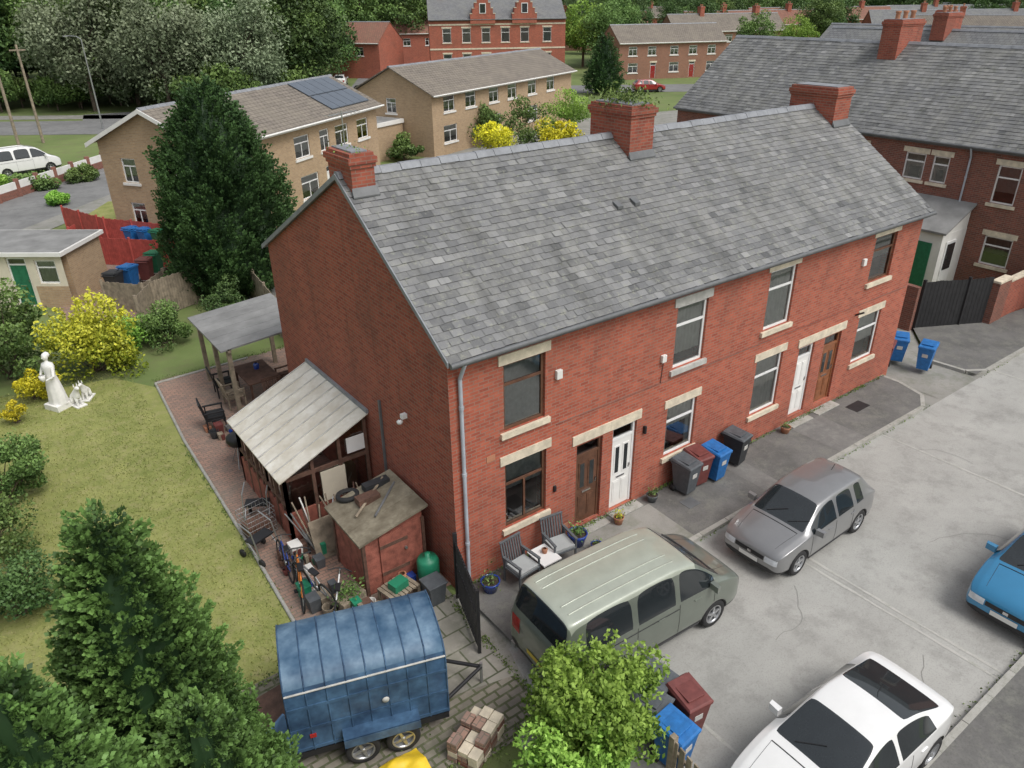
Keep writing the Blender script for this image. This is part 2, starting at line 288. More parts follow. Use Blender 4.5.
def house(name,x,y,rot,L,D,eave,ridge,wm,rm,front=[],left=[],right=[],ry=None,gl=1,gr=1,chims=[],oh=.2,slates=False,pipes=[],z=0,gm=None,rear=[],gut='gutter_grey',ov=.08,sx=.3,sr=.2,ridgem='lead'):
    E=empty(name,(x,y,z),rot); ry=ry or D/2; gm=gm or wm
    W=MB(); F=MB(); G=MB(); S=MB(); wt=eave+.03
    A=frame((0,0,0),(1,0,0),(0,-1,0)); B=frame((0,D,0),(0,-1,0),(-1,0,0)); Cc=frame((L,0,0),(0,1,0),(1,0,0)); Dd=frame((L,D,0),(-1,0,0),(0,1,0))
    for P,u,ops,on,mt in ((A,L,front,1,wm),(B,D,left,gl,gm),(Cc,D,right,gr,gm),(Dd,L,rear,1,gm)):
        if not on: continue
        wall(W,P,0,u,-.3,wt,ops,mt)
        for o in ops: opening(F,G,P,o); dress(S,P,o)
    if gl: W.poly([(0,D,wt),(0,0,wt),(0,ry,ridge-.08)],gm)
    if gr: W.poly([(L,0,wt),(L,D,wt),(L,ry,ridge-.08)],gm)
    W.build('walls',E)
    if F.v: F.build('window_and_door_frames',E); G.build('window_glass',E)
    if S.v: S.build('lintels_and_sills',E)
    ov0=ov if gl else 0; ov1=ov if gr else 0
    roof(E,L,D,eave,ridge,ry,oh,ov0,ov1,rm,slates,sx=sx,sr=sr,ridgem=ridgem)
    g=MB(); g.cyl((-ov0,-oh-.06,eave-.045),(L+ov1,-oh-.06,eave-.045),.055,gut,n=8); g.box(0.0,-oh+.01,eave-.16,L,-oh+.04,eave-.075,gut); g.box(0.0,-oh+.04,eave-.1,L,-.003,eave-.08,gut)
    for px in pipes:
        g.cyl((px,-.07,-.1),(px,-.07,eave-.45),.04,'pipe_grey'); g.cyl((px,-.07,eave-.45),(px,-oh-.06,eave-.08),.04,'pipe_grey')
        for zz in (1.2,2.9,4.4): g.cyl((px,-.07,zz),(px,-.07,zz+.08),.05,'pipe_grey')
    g.build('gutter_and_downpipes',E)
    for c in chims: chimney(E,*c)
    return E
def win(u0,u1,z0,z1,**k): return dict(u0=u0,u1=u1,z0=z0,z1=z1,**k)
def door(u0,u1,z0,z1,**k): return dict(k='door',u0=u0,u1=u1,z0=z0,z1=z1,**k)
HL=4.2
def T4(i,ops): return [dict(o,u0=o['u0']-i*HL,u1=o['u1']-i*HL) for o in ops]
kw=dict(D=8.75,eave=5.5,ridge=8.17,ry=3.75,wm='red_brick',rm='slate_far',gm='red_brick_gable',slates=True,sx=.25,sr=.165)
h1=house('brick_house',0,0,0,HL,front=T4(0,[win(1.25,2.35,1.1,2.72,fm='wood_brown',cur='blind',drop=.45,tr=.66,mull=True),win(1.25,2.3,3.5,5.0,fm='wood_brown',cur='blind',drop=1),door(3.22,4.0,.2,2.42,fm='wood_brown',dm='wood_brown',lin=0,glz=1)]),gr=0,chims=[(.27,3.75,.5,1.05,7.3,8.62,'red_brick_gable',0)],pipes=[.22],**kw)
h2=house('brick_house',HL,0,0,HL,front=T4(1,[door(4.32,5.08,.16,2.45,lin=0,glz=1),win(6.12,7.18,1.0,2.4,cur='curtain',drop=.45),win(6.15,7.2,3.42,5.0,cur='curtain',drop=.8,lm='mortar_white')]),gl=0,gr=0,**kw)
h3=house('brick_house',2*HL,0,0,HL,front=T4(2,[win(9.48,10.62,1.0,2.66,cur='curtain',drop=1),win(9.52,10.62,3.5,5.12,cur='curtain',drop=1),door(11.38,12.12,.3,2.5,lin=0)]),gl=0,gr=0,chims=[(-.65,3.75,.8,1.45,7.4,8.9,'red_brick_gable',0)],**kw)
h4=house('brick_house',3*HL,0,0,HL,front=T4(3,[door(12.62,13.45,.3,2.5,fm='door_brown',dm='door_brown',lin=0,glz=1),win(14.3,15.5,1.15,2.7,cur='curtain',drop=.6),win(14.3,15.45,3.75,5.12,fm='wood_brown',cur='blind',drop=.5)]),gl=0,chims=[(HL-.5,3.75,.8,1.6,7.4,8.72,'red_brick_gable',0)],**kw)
for E,x0,x1,z,off in ((h1,3.08,4.2,2.47,0),(h2,4.2,5.2,2.47,HL),(h3,11.28,12.6,2.54,2*HL),(h4,12.6,13.6,2.54,3*HL)):
    t=MB(); t.box(x0-off,-.03,z,x1-off,.04,z+.24,'stone_cream'); t.build('door_lintel',E)
for E,x0,x1,off in ((h1,3.12,4.1,0),(h2,4.24,5.2,HL),(h3,11.28,12.25,2*HL),(h4,12.52,13.6,3*HL)):
    t=MB(); t.box(x0-off,-.32,0,x1-off,-.005,.14,'kerb_stone'); t.build('door_step',E,bevel=.01)
t=MB(); t.box(2.55,-.08,4.3,2.7,-.002,4.5,'render_white'); t.box(2.55,-.05,1.5,2.62,-.002,1.65,'black_plastic'); t.build('alarm_box',h1,bevel=.01)
t=MB(); t.box(5.7-HL,-.08,3.75,5.84-HL,-.002,3.93,'render_white'); t.box(5.3-HL,-.08,2.0,5.36-HL,-.002,2.2,'black_plastic'); t.build('alarm_box',h2,bevel=.01)
t=MB(); t.box(13.75-3*HL,-.08,4.4,13.9-3*HL,-.002,4.6,'render_white'); t.cyl((14.0-3*HL,-.25,3.0),(14.0-3*HL,-.02,2.85),.03,'black_plastic'); t.build('alarm_box',h4,bevel=.01)
t=MB(); t.box(-.12,1.7,3.5,-.003,1.8,3.6,'upvc'); t.lathe((-.16,1.75,3.5),(0,0,-1),[(.02,0),(.07,.04),(.06,.09),(0,.1)],'upvc',10); t.box(-.05,2.9,.02,-.003,2.96,3.4,'gutter_grey'); t.build('security_light',h1)
t=MB()
for x,z in ((.75,.35),(2.8,.3),(.8,2.95)): t.box(x,-.012,z,x+.21,-.002,z+.14,'terracotta')
t.build('air_bricks',h1)
sl=(8.17-5.5)/(3.75+.2)
for E,x in ((h2,1.75),(h2,2.3)):
    y=1.9; z=5.5+(y+.2)*sl; t=MB(); t.hex([(x-.08,y-.1,z-.02),(x+.08,y-.1,z-.02),(x+.08,y+.1,z+.1),(x-.08,y+.1,z+.1),(x-.08,y-.1,z+.05),(x+.08,y-.1,z+.05),(x+.08,y+.1,z+.14),(x-.08,y+.1,z+.14)],'gutter_grey'); t.build('roof_vent',E)
t=MB()
for (ya,za,yb,zb) in ((-.2,5.5,3.75,8.17),(8.95,5.5,3.75,8.17)):
    t.hex([(-.11,ya,za-.09),(-.082,ya,za-.09),(-.082,yb,zb-.09),(-.11,yb,zb-.09),(-.11,ya,za+.02),(-.082,ya,za+.02),(-.082,yb,zb+.02),(-.11,yb,zb+.02)],'lead')
t.build('verge',h1)
t=MB(); t.cyl((.05,-.03,5.28),(16.7,-.03,5.26),.01,'black_plastic',n=5); t.cyl((2.6,-.02,3.22),(16.7,-.02,3.14),.006,'cable_grey',n=5); t.tube([(5.75,-.02,3.2),(5.8,-.02,3.75)],.008,'black_plastic'); t.build('wall_cable',h1)
for E,x,w,b_ in ((h1,.27,.5,1.05),(h3,-.65,.8,1.45),(h4,HL-.5,.8,1.6)):
    t=MB(); y=3.75-b_/2; z=5.5+(y+.2)*sl; t.hex([(x-w/2-.04,y-.10,z-.03),(x+w/2+.04,y-.10,z-.03),(x+w/2+.04,y-.01,z+.06),(x-w/2-.04,y-.01,z+.06),(x-w/2-.04,y-.10,z+.0),(x+w/2+.04,y-.10,z+.0),(x+w/2+.02,y-.01,z+.16),(x-w/2-.02,y-.01,z+.16)],'gutter_grey'); t.build('lead_flashing',E)
# ------------------------------------------------------------------ other buildings
AX=-36.4
RTw=[win(13.2,14.1,4.0,5.1,cur='curtain',drop=.5),win(14.4,15.1,4.0,5.1,cur='curtain',drop=.5),win(17.0,17.9,3.6,5.1,cur='curtain',drop=.7),win(17.2,18.3,1.1,2.3,cur='blind',drop=.6),win(10.5,11.4,4.0,5.1),win(20.5,21.4,3.6,5.1,cur='curtain'),win(20.4,21.5,1.1,2.3)]
rt=house('brick_terrace',27.5,19.5,rad(-90),24,9,5.7,9.1,'old_brick','slate_far',front=RTw,slates=True,chims=[(9.5,4.5,.9,2.0,8.4,10.1,'red_brick_gable',3)],pipes=[15.9],sx=.3,sr=.2)
ex=MB()
ex.box(25.5,3.05,-.2,27.49,5.25,2.45,'render_white'); ex.hex([(25.35,2.9,2.5),(27.48,2.9,3.4),(27.48,5.4,3.4),(25.35,5.4,2.5),(25.35,2.9,2.58),(27.48,2.9,3.48),(27.48,5.4,3.48),(25.35,5.4,2.58)],'felt_grey')
ex.mesh([(25.5,3.06,2.45),(27.48,3.06,2.45),(27.48,3.06,3.38)],[(0,1,2)],'render_white')
ex.box(25.46,3.4,0,25.5,4.2,2.05,'bin_green'); ex.box(25.46,4.4,1.1,25.5,5.05,2.0,'glass_dark'); ex.box(25.9,3.01,.1,26.7,3.05,2.1,'upvc'); ex.box(26.0,2.98,.9,26.6,3.01,2.0,'glass_dark')
ex.box(24.0,5.26,-.2,27.49,8.6,2.2,'old_brick'); ex.hex([(23.9,5.27,2.22),(27.48,5.27,2.9),(27.48,8.7,2.9),(23.9,8.7,2.22),(23.9,5.27,2.3),(27.48,5.27,2.98),(27.48,8.7,2.98),(23.9,8.7,2.3)],'felt_grey')
ex.build('walls_and_roof',empty('house_extension'))
house('brick_terrace',44,24,rad(-90),34,9,5.7,9.0,'old_brick','slate_far',front=[win(a,a+1,3.6,5) for a in range(2,32,3)],chims=[(8,4.5,.9,2,8.4,10.0,'red_brick_gable',3),(17,4.5,.9,2,8.4,10.0,'red_brick_gable',3),(26,4.5,.9,2,8.4,10.0,'red_brick_gable',3)])
house('brick_terrace',60,34,rad(-86),40,9,5.7,8.6,'red_brick','slate_far',chims=[(10,4.5,.9,2,8.2,9.8,'red_brick',3),(24,4.5,.9,2,8.2,9.8,'red_brick',3)])
def yw(a,w=1.5,z0=3.2,z1=4.4,**k): return win(a,a+w,z0,z1,lin=0,sill=1,lm='white_paint',mull=True,cur=k.pop('cur','curtain'),drop=k.pop('drop',.7),**k)
y1=house('yellow_brick_house',4.0,27.5,rad(34),16.5,6.6,5.0,6.7,'yellow_brick','tile_far',front=[yw(7),yw(9.6,1.0),yw(11.3),yw(13.9,1.4),yw(7.2,1.8,.9,2.2),yw(11.4,1.8,.9,2.2),door(9.9,10.8,.1,2.3,lin=0)],left=[yw(1.2,.9,3.1,4.3),yw(1.2,.9,.9,2.1),yw(4.4,.9,3.1,4.2)],oh=.4,gut='white_paint',ov=.3)
t=MB()
for i in range(5):
    for j in range(2):
        s=(6.7-5.0)/(3.3+.4); u0=11.6+i*.9; y0=.2+j*1.5; z0=5.0+(y0+.4)*s; z1=5.0+(y0+1.4+.4)*s
        t.hex([(u0,y0,z0+.04),(u0+.86,y0,z0+.04),(u0+.86,y0+1.4,z1+.04),(u0,y0+1.4,z1+.04),(u0,y0,z0+.09),(u0+.86,y0,z0+.09),(u0+.86,y0+1.4,z1+.09),(u0,y0+1.4,z1+.09)],'solar')
t.build('solar_panels',y1)
t=MB()
for (ya,za,yb,zb) in ((-.45,4.98,3.3,6.7),(7.05,4.98,3.3,6.7)):
    t.hex([(-.36,ya,za-.2),(-.31,ya,za-.2),(-.31,yb,zb-.2),(-.36,yb,zb-.2),(-.36,ya,za),(-.31,ya,za),(-.31,yb,zb),(-.36,yb,zb)],'white_paint')
t.build('bargeboards',y1)
y2=house('yellow_brick_house',25.0,41.8,rad(22),23,7.5,4.6,6.5,'yellow_brick','tile_far',front=[yw(a) for a in (1.5,4.5,8,11,14.5,18)]+[yw(a,1.8,.9,2.2) for a in (1.4,8,14.5)],left=[yw(3,1.0,3.1,4.2)],oh=.4,gut='white_paint',ov=.3)
E=empty('flat_roof_garage',(18.0,42.0,0),rad(22)); t=MB(); t.box(0,0,-.2,6.2,5,2.5,'yellow_brick'); t.box(-.1,-.1,2.5,6.3,5.1,2.78,'white_paint'); t.box(.1,.1,2.785,6.1,4.9,2.8,'felt_grey'); t.box(1.0,-.04,.9,2.4,-.002,2.0,'upvc'); t.box(1.08,-.06,1,2.32,-.042,1.9,'glass_dark'); t.build('walls_and_roof',E)
px,py=NB(127,-12)
rb=house('red_brick_hall',px,py,rad(AX+6),21,12,8.0,11.2,'red_brick','slate_far',front=[win(a,a+1.3,4.8,6.8,cur='curtain') for a in (2,5,8,11,14,17.5)]+[win(a,a+1.3,1.2,3.2,cur='curtain') for a in (2,5,8,14,17.5)],chims=[(2,6,1,2,10,12.6,'red_brick_gable',3)],oh=.3)
t=MB()
for u in (8.2,14.6):
    for k in range(5): w=1.9-k*.35; t.box(u-w,-.35,8.0+k*.75-.6*(k==0),u+w,-.05+2*(k<3),8.0+(k+1)*.75,'red_brick')
    t.box(u-.5,-.4,8.8,u+.5,-.352,10.2,'upvc'); t.box(u-.4,-.42,8.9,u+.4,-.402,10.1,'glass_dark')
    for k in range(5): w=1.9-k*.35; t.box(u-w-.05,-.4,8.0+(k+1)*.75,u-w+.3,-.0,8.0+(k+1)*.75+.1,'stone_cream'); t.box(u+w-.3,-.4,8.0+(k+1)*.75,u+w+.05,-.0,8.0+(k+1)*.75+.1,'stone_cream')
for z in (3.8,7.2): t.box(0,-.06,z,21,-.003,z+.22,'stone_cream')
t.build('crow_stepped_gables',rb)
px,py=NB(119,16); house('brown_brick_house',px,py,rad(AX+14),17,8,4.9,7.2,'brown_brick','tile_far',front=[yw(a,1.3) for a in (1.5,4.5,8,11,14)]+[yw(a,1.5,.9,2.2) for a in (1.5,8,14)]+[door(5,5.9,.1,2.2,dm='paint_red'),door(11.2,12.1,.1,2.2,dm='paint_red')],oh=.3,gut='white_paint')
px,py=NB(128,-28); house('red_brick_house',px,py,rad(AX-20),9,8,5.0,7.8,'red_brick','tile_red',front=[yw(a,1.3) for a in (1.5,5)],oh=.3,gut='white_paint')
px,py=NB(150,-24); house('red_brick_house',px,py,rad(AX+10),16,8,5.2,8.0,'red_brick','tile_red',front=[yw(a,1.3) for a in (1.5,5,9,12)],oh=.3,gut='white_paint')
for (a,b,L,rt_,wm,rm) in ((150,30,22,12,'brown_brick','tile_far'),(175,38,30,10,'red_brick','tile_red'),(165,72,34,-8,'red_brick','slate_far'),(205,60,36,4,'red_brick','tile_red'),(215,98,40,-6,'red_brick','slate_far'),(130,62,24,-30,'brown_brick','tile_far'),(240,30,40,5,'red_brick','tile_far'),(250,130,60,-10,'red_brick','slate_far'),(185,5,26,0,'brown_brick','tile_red')):
    px,py=NB(a,b); house('red_brick_house',px,py,rad(AX+rt_),L,8,5.0,7.8,wm,rm,front=[yw(u,1.4) for u in range(2,L-2,4)]+[yw(u,1.6,.9,2.2) for u in range(2,L-2,4)],oh=.3,gut='white_paint',chims=[(L*.3,4,.8,1.4,7.2,9,'red_brick',2),(L*.8,4,.8,1.4,7.2,9,'red_brick',2)])
E=empty('garage_building',(-5.5,25.4,0),rad(-38)); t=MB(); P=frame((0,0,0),(1,0,0),(0,-1,0))
ops=[door(.3,1.1,.05,2.1,dm='bin_green',lin=0,trans=.3),win(1.45,2.3,1.0,2.0,lin=0,cur='curtain')]
wall(t,P,0,2.6,-.2,2.2,ops,'render_cream'); G=MB(); F=MB(); [opening(F,G,P,o) for o in ops]; F.build('door_and_window',E); G.build('glass',E)
t.box(-4.5,.003,-.2,0,3.0,2.2,'render_cream'); t.box(.0,.4,-.2,2.6,3.0,2.2,'yellow_brick'); t.box(1.25,-.012,-.2,2.6,-.002,.9,'yellow_brick')
t.box(-4.7,-.2,2.2,2.75,3.2,2.36,'white_paint'); t.box(-4.6,-.1,2.365,2.65,3.1,2.38,'felt_grey'); t.build('walls_and_roof',E)
# ------------------------------------------------------------------ ground
t=MB(); t.box(-1500,-1500,-.5,1500,1500,-.03,'rough_ground'); t.build('ground')
sheet('lawn',[(-14,.2),(-3.2,.2),(-3.05,4),(-2.9,10),(-2.65,14),(-3.6,15.6),(-14,18)],.0,'lawn')
sheet('garden_path',[(-3.2,.3),(0,.3),(0,9),(2.5,9),(2.5,14.5),(-2.6,14.5),(-2.9,10),(-3.05,4)],.005,'paver')
t=MB(); t.tube([(-3.2,.3,.02),(-3.05,4,.02),(-2.9,10,.02),(-2.62,14.3,.02),(.5,14.4,.02)],.045,'kerb_stone'); t.build('path_edging')
sheet('back_garden_ground',[(2.5,8.8),(17,8.8),(30,20),(30,40),(2.5,22)],-.01,'alley')
sheet('yard_paving',[(-5.2,-3.6),(-.45,-3.6),(-.2,.0),(-.2,.3),(-5,.25)],.003,'cobble')
sheet('yard_slabs',[(-1.9,-2.1),(-.35,-2.5),(-.15,.28),(-2.0,.28)],.008,'slabs')
sheet('yard_concrete',[(-1.2,-9),(1.2,-9),(1.2,0),(-.5,0),(-.5,-3.6),(-1.2,-3.6)],-.002,'yard_concrete')
sheet('road',[(-.3,-8.0),(90,-8.0),(90,-1.95),(3.2,-1.95),(-.1,-1.9),(-.4,-3)],.004,'concrete_road')
t=MB()
def jag(x):
    ys=np.linspace(-7.98,-1.97,16); o=[RR.uniform(-.012,.012) for _ in ys]; w_=[RR.uniform(.02,.045) for _ in ys]
    for i in range(15): t.poly([(x-w_[i]+o[i]-.003*i,ys[i],.009),(x+w_[i]+o[i]-.003*i,ys[i],.009),(x+w_[i+1]+o[i+1]-.003*(i+1),ys[i+1],.009),(x-w_[i+1]+o[i+1]-.003*(i+1),ys[i+1],.009)],'joint')
for x in (1.6,6.66,6.86,13.2,20,27): jag(x)
t.build('road_joints')
t=MB()
def crack(x,y,a,n,w=.005,z=.0095):
    for i in range(n):
        x2=x+.16*math.cos(a);y2=y+.16*math.sin(a); nx,ny=-math.sin(a)*w,math.cos(a)*w; t.poly([(x-nx,y-ny,z),(x2-nx,y2-ny,z),(x2+nx,y2+ny,z),(x+nx,y+ny,z)],'crack'); x,y=x2,y2; a+=RR.uniform(-.5,.5)
for c in ((4.2,-4.9,.2,12),(9.5,-5.2,-.3,14),(13.2,-3,-.9,9),(5.0,-7.4,.5,8),(16,-5,-.2,14)): crack(*c)
t.build('road_cracks')
t=MB(); t.box(10.2,-2.35,.005,10.6,-2.05,.012,'iron_black'); 
for i in range(6): t.box(10.23+i*.06,-2.32,.0125,10.26+i*.06,-2.08,.016,'gutter_grey')
t.build('road_drain')
t=MB(); t.mesh([(0,-1.85,.11),(3,-1.85,.11),(15.6,-1.85,.11),(16.3,-1.4,.11),(16.5,0,.11),(0,0,.11)],[tuple(range(6))],'pavement_dark'); t.build('pavement')
t=MB()
for (x0,x1,m) in ((3.0,5.3,'alley'),(8.1,8.7,'tar_patch'),(11.2,12.5,'tar_patch')): t.poly([(x0,-1.84,.114),(x1,-1.84,.114),(x1+.05,-.33,.114),(x0,-.33,.114)],m)
t.box(6.0,-1.1,.111,6.4,-.75,.118,'gutter_grey'); t.box(13.6,-.9,.111,14.3,-.5,.118,'iron_black'); t.build('pavement_patches')
t=MB()
def kerb(pts,z=.115):
    for (a,b) in zip(pts[:-1],pts[1:]):
        a=Vector((*a,0));b=Vector((*b,0)); L=(b-a).length; n=max(1,int(L/.9)); d=(b-a).normalized(); nn=Vector((-d.y,d.x,0))*.06
        for i in range(n):
            p=a+d*(L*i/n+.006); q=a+d*(L*(i+1)/n-.006); h=z+RR.uniform(-.004,.004)
            lo=Vector((0,0,-.1)); hi=Vector((0,0,h)); t.hex([p-nn+lo,q-nn+lo,q+nn+lo,p+nn+lo,p-nn+hi,q-nn+hi,q+nn+hi,p+nn+hi],'kerb_stone')
kerb([(0,-1.9),(15.5,-1.9),(16.2,-1.5),(16.5,-.6),(16.5,3)]); kerb([(90,-1.9),(19.6,-1.9),(19.0,-1.5),(18.9,-.3)]); kerb([(-.3,-8.06),(90,-8.06)]); t.build('kerbs')
sheet('alley',[(16.56,-1.85),(18.9,-1.85),(18.9,-.3),(21.2,1.5),(21.2,30),(16.56,30)],.01,'alley')
sheet('alley_mouth',[(15.4,-1.97),(19.8,-1.97),(19.8,.2),(15.4,.2)],.0,'alley')
t=MB(); t.mesh([(19.0,-1.85,.11),(90,-1.85,.11),(90,-.3,.11),(27,-.3,.11),(23.6,.1,.11),(21.1,1.4,.11),(18.95,-.3,.11)],[tuple(range(7))],'pavement_dark'); t.mesh([(-.3,-20,.11),(90,-20,.11),(90,-8.0,.11),(-.3,-8.0,.11)],[(0,1,2,3)],'pavement_dark'); t.build('pavement')
strip('side_road',[(-40,12),(-16,31),(-4.5,42),(1.5,48.5),(9,57),(22,70),(40,84)],7.5,-.01,'asphalt')
strip('side_pavement',[(-40,6),(-14.5,27),(-2.5,38.8),(3.6,45.2),(11,53.5)],1.6,.0,'alley')
strip('main_road',[NB(79,-120),NB(79,-20),NB(82,-8)],9,-.006,'asphalt')
strip('footpath',[NB(87,-120),NB(86,-20)],3,-.004,'alley')
strip('estate_road',[NB(84,-45),NB(95,-22),NB(108,-8),NB(108,34),NB(104,60)],9,-.004,'asphalt')
strip('estate_road',[NB(108,-17),NB(128,-19),NB(160,-20)],9,.0,'asphalt')
sheet('forecourt',[(5,36),(26,43),(48,50),(60,48),(50,30),(20,30),(13,34)],-.012,'alley')
sheet('driveway',[(-4,22),(-.5,20.5),(2.5,24),(4,27),(0,33),(-1,36),(-4,32)],-.008,'paver')
sheet('small_lawn',[(-1.2,38.2),(-.6,35.2),(2,36.5),(3.2,41.8),(1.6,42.8)],.002,'lawn')
# ------------------------------------------------------------------ fences, walls
def fence(name,pts,h,mat,bw=.12,post=1.8,gap=.01,post_m=None):
    b=MB()
    for a,c in zip(pts[:-1],pts[1:]):
        a=Vector((*a,0));c=Vector((*c,0)); L=(c-a).length; d=(c-a)/L; n=Vector((-d.y,d.x,0))
        u=0
        while u<L:
            u1=min(L,u+bw-gap); p=a+d*u; q=a+d*u1; H=Vector((0,0,h+RR.uniform(-.02,.02))); o=n*.012
            b.hex([p-o,q-o,q+o,p+o,p-o+H,q-o+H,q+o+H,p+o+H],mat); u+=bw
        for k in range(int(L/post)+1):
            p=a+d*min(L,k*post); b.box(p.x-.05,p.y-.05,-.1,p.x+.05,p.y+.05,h+.08,post_m or mat)
        for z in (.3,h-.3):
            p=a+n*.035;q=c+n*.035; o=n*.02; Z=Vector((0,0,z)); Z1=Vector((0,0,z+.07)); b.hex([p-o+Z,q-o+Z,q+o+Z,p+o+Z,p-o+Z1,q-o+Z1,q+o+Z1,p+o+Z1],post_m or mat)
    return b.build(name)
fence('garden_fence',[(-1.6,37.0),(-.3,32.9),(2.4,28.9)],1.3,'fence_red')
fence('garden_fence',[(-3.0,31.3),(-1.4,29.3),(1.0,26.8),(3.2,24.5)],1.3,'fence_red')
fence('garden_fence',[(-3.0,31.3),(-1.6,33.4)],1.1,'fence_red')
fence('garden_fence',[(-2.4,22.6),(-1.2,21.2),(.8,23.6),(2.5,22.0)],1.2,'timber_old')
fence('garden_fence',[(-1.9,18.9),(-1.0,20.4),(1.0,21.2)],1.5,'timber_old')
fence('garden_fence',[(3.2,24.5),(2.2,15.5),(2.6,9)],1.5,'timber_old')
fence('yard_gate',[(21.15,1.4),(23.6,.1)],1.9,'iron_black',bw=.15)
t=MB(); t.box(23.65,-.15,-.1,24.6,.12,1.7,'old_brick'); t.box(24.6,-.12,-.1,27.4,.1,1.55,'red_brick_gable'); t.box(23.6,-.18,1.7,24.65,.15,1.78,'stone_cream'); t.box(24.65,-.15,1.55,27.4,.13,1.61,'stone_cream'); t.box(20.9,1.45,-.1,21.14,19,1.7,'old_brick'); t.build('yard_wall')
t=MB()
P0=[(-6,43.6),(-3.9,46.7),(2.5,53.5),(5,56)]
for a,c in zip(P0[:-1],P0[1:]):
    a=Vector((*a,0));c=Vector((*c,0)); L=(c-a).length; d=(c-a)/L; n=Vector((-d.y,d.x,0)); k=max(1,int(L/1.6))
    for i in range(k):
        p=a+d*(L*i/k); q=a+d*(L*(i+1)/k); t.box(p.x-.15,p.y-.15,-.1,p.x+.15,p.y+.15,1.1,'old_brick')
        for z0,z1,m in ((-.1,.5,'old_brick'),(.5,.95,'white_paint')):
            o=n*.06; A0=Vector((0,0,z0));A1=Vector((0,0,z1)); p2=p+d*.16;q2=q-d*.16
            t.hex([p2-o+A0,q2-o+A0,q2+o+A0,p2+o+A0,p2-o+A1,q2-o+A1,q2+o+A1,p2+o+A1],m)
t.build('boundary_wall')
fence('picket_fence',[(.3,-5.7),(.1,-7.2),(.0,-8.5)],1.0,'timber_old',bw=.16,gap=.05)
# ------------------------------------------------------------------ structures beside the gable
E=empty('lean_to_conservatory')
t=MB(); y0,y1_,x1=3.75,6.95,-2.15
zl,zh=1.78,2.75
n=8
for i in range(n):
    a=y0-.15+(y1_-y0+.3)*i/n; c=y0-.15+(y1_-y0+.3)*(i+1)/n
    t.hex([(x1-.15,a+.006,zl-.05),(-.02,a+.006,zh),(-.02,c-.006,zh),(x1-.15,c-.006,zl-.05),(x1-.15,a+.006,zl-.02),(-.02,a+.006,zh+.03),(-.02,c-.006,zh+.03),(x1-.15,c-.006,zl-.02)],'poly_cream')
    t.hex([(x1-.16,c-.02,zl-.025),(-.02,c-.02,zh+.025),(-.02,c+.02,zh+.025),(x1-.16,c+.02,zl-.025),(x1-.16,c-.02,zl+.0),(-.02,c-.02,zh+.05),(-.02,c+.02,zh+.05),(x1-.16,c+.02,zl+.0)],'mortar_white')
t.box(-.06,y0-.15,zh+.03,-.003,y1_+.15,zh+.12,'lead'); t.build('roof_sheets',E)
t=MB()
for y in np.linspace(y0,y1_,6): t.box(x1-.04,y-.04,0,x1+.04,y+.04,zl-.06,'timber_dark')
for x in np.linspace(x1,-.1,4): 
    for y in (y0,y1_): t.box(x-.04,y-.04,0,x+.04,y+.04,zl+(x-x1)/(-x1)*(zh-zl)-.08,'timber_dark')
t.box(x1-.03,y0,0,x1+.03,y1_,.75,'timber_red'); t.box(x1,y0-.03,0,-.05,y0+.03,.8,'timber_red'); t.box(x1-.035,y0,.95,x1+.035,y1_,1.02,'timber_dark'); t.box(x1-.05,y0,zl-.14,x1+.05,y1_,zl-.055,'timber_dark')
t.box(x1,y0-.035,1.65,-.05,y0+.035,1.75,'timber_dark')
for i in range(9): t.box(x1-.02,y0+.25+i*.33,.75,x1+.02,y0+.31+i*.33,zl-.1,'timber_dark')
t.box(-.6,y0-.06,1.85,-.15,y0-.04,2.25,'upvc'); t.box(-1.3,y0-.05,.8,-.7,y0-.02,1.6,'render_cream'); t.build('frame',E)
t=MB(); t.poly([(x1,y0,.78),(x1,y1_,.78),(x1,y1_,zl-.1),(x1,y0,zl-.1)],'pane'); t.poly([(x1,y0,.8),(-.1,y0,.8),(-.1,y0,2.4),(x1,y0,1.7)],'pane'); t.build('glazing',E)
t=MB(); t.box(-1.6,4.4,0,-.4,5.2,.75,'timber_red'); t.box(-1.9,5.6,0,-.9,6.4,1.0,'curtain'); t.box(-.7,4.0,0,-.3,4.4,1.3,'render_cream'); t.build('stored_items',E,bevel=.02)
E=empty('garden_shed'); sx0,sx1,sy0,sy1=-1.6,-.2,1.05,2.45
t=MB()
for i in range(11): 
    z=.03+i*.13; o=.014
    t.hex([(sx0-o,sy0-o,z),(sx1+o,sy0-o,z),(sx1+o,sy1+o,z),(sx0-o,sy1+o,z),(sx0,sy0,z+.126),(sx1,sy0,z+.126),(sx1,sy1,z+.126),(sx0,sy1,z+.126)],'timber_red')
t.mesh([(sx0,sy0,1.46),(sx1,sy0,1.46),(sx1,sy0,1.72),(sx0,sy1,1.46),(sx1,sy1,1.46),(sx1,sy1,1.72)],[(0,1,2),(3,5,4),(1,4,5,2)],'timber_red')
for x,y in ((sx0,sy0),(sx1,sy0),(sx0,sy1),(sx1,sy1)): t.box(x-.035,y-.035,0,x+.035,y+.035,1.46,'timber_dark')
t.box(-1.25,sy0-.045,.1,-.6,sy0-.02,1.42,'timber_red'); t.box(-1.25,sy0-.06,.4,-.6,sy0-.045,.48,'timber_dark'); t.box(-1.25,sy0-.06,1.1,-.6,sy0-.045,1.18,'timber_dark'); t.cyl((-.66,sy0-.09,.9),(-.66,sy0-.04,.9),.03,'steel'); t.build('walls',E)
t=MB()
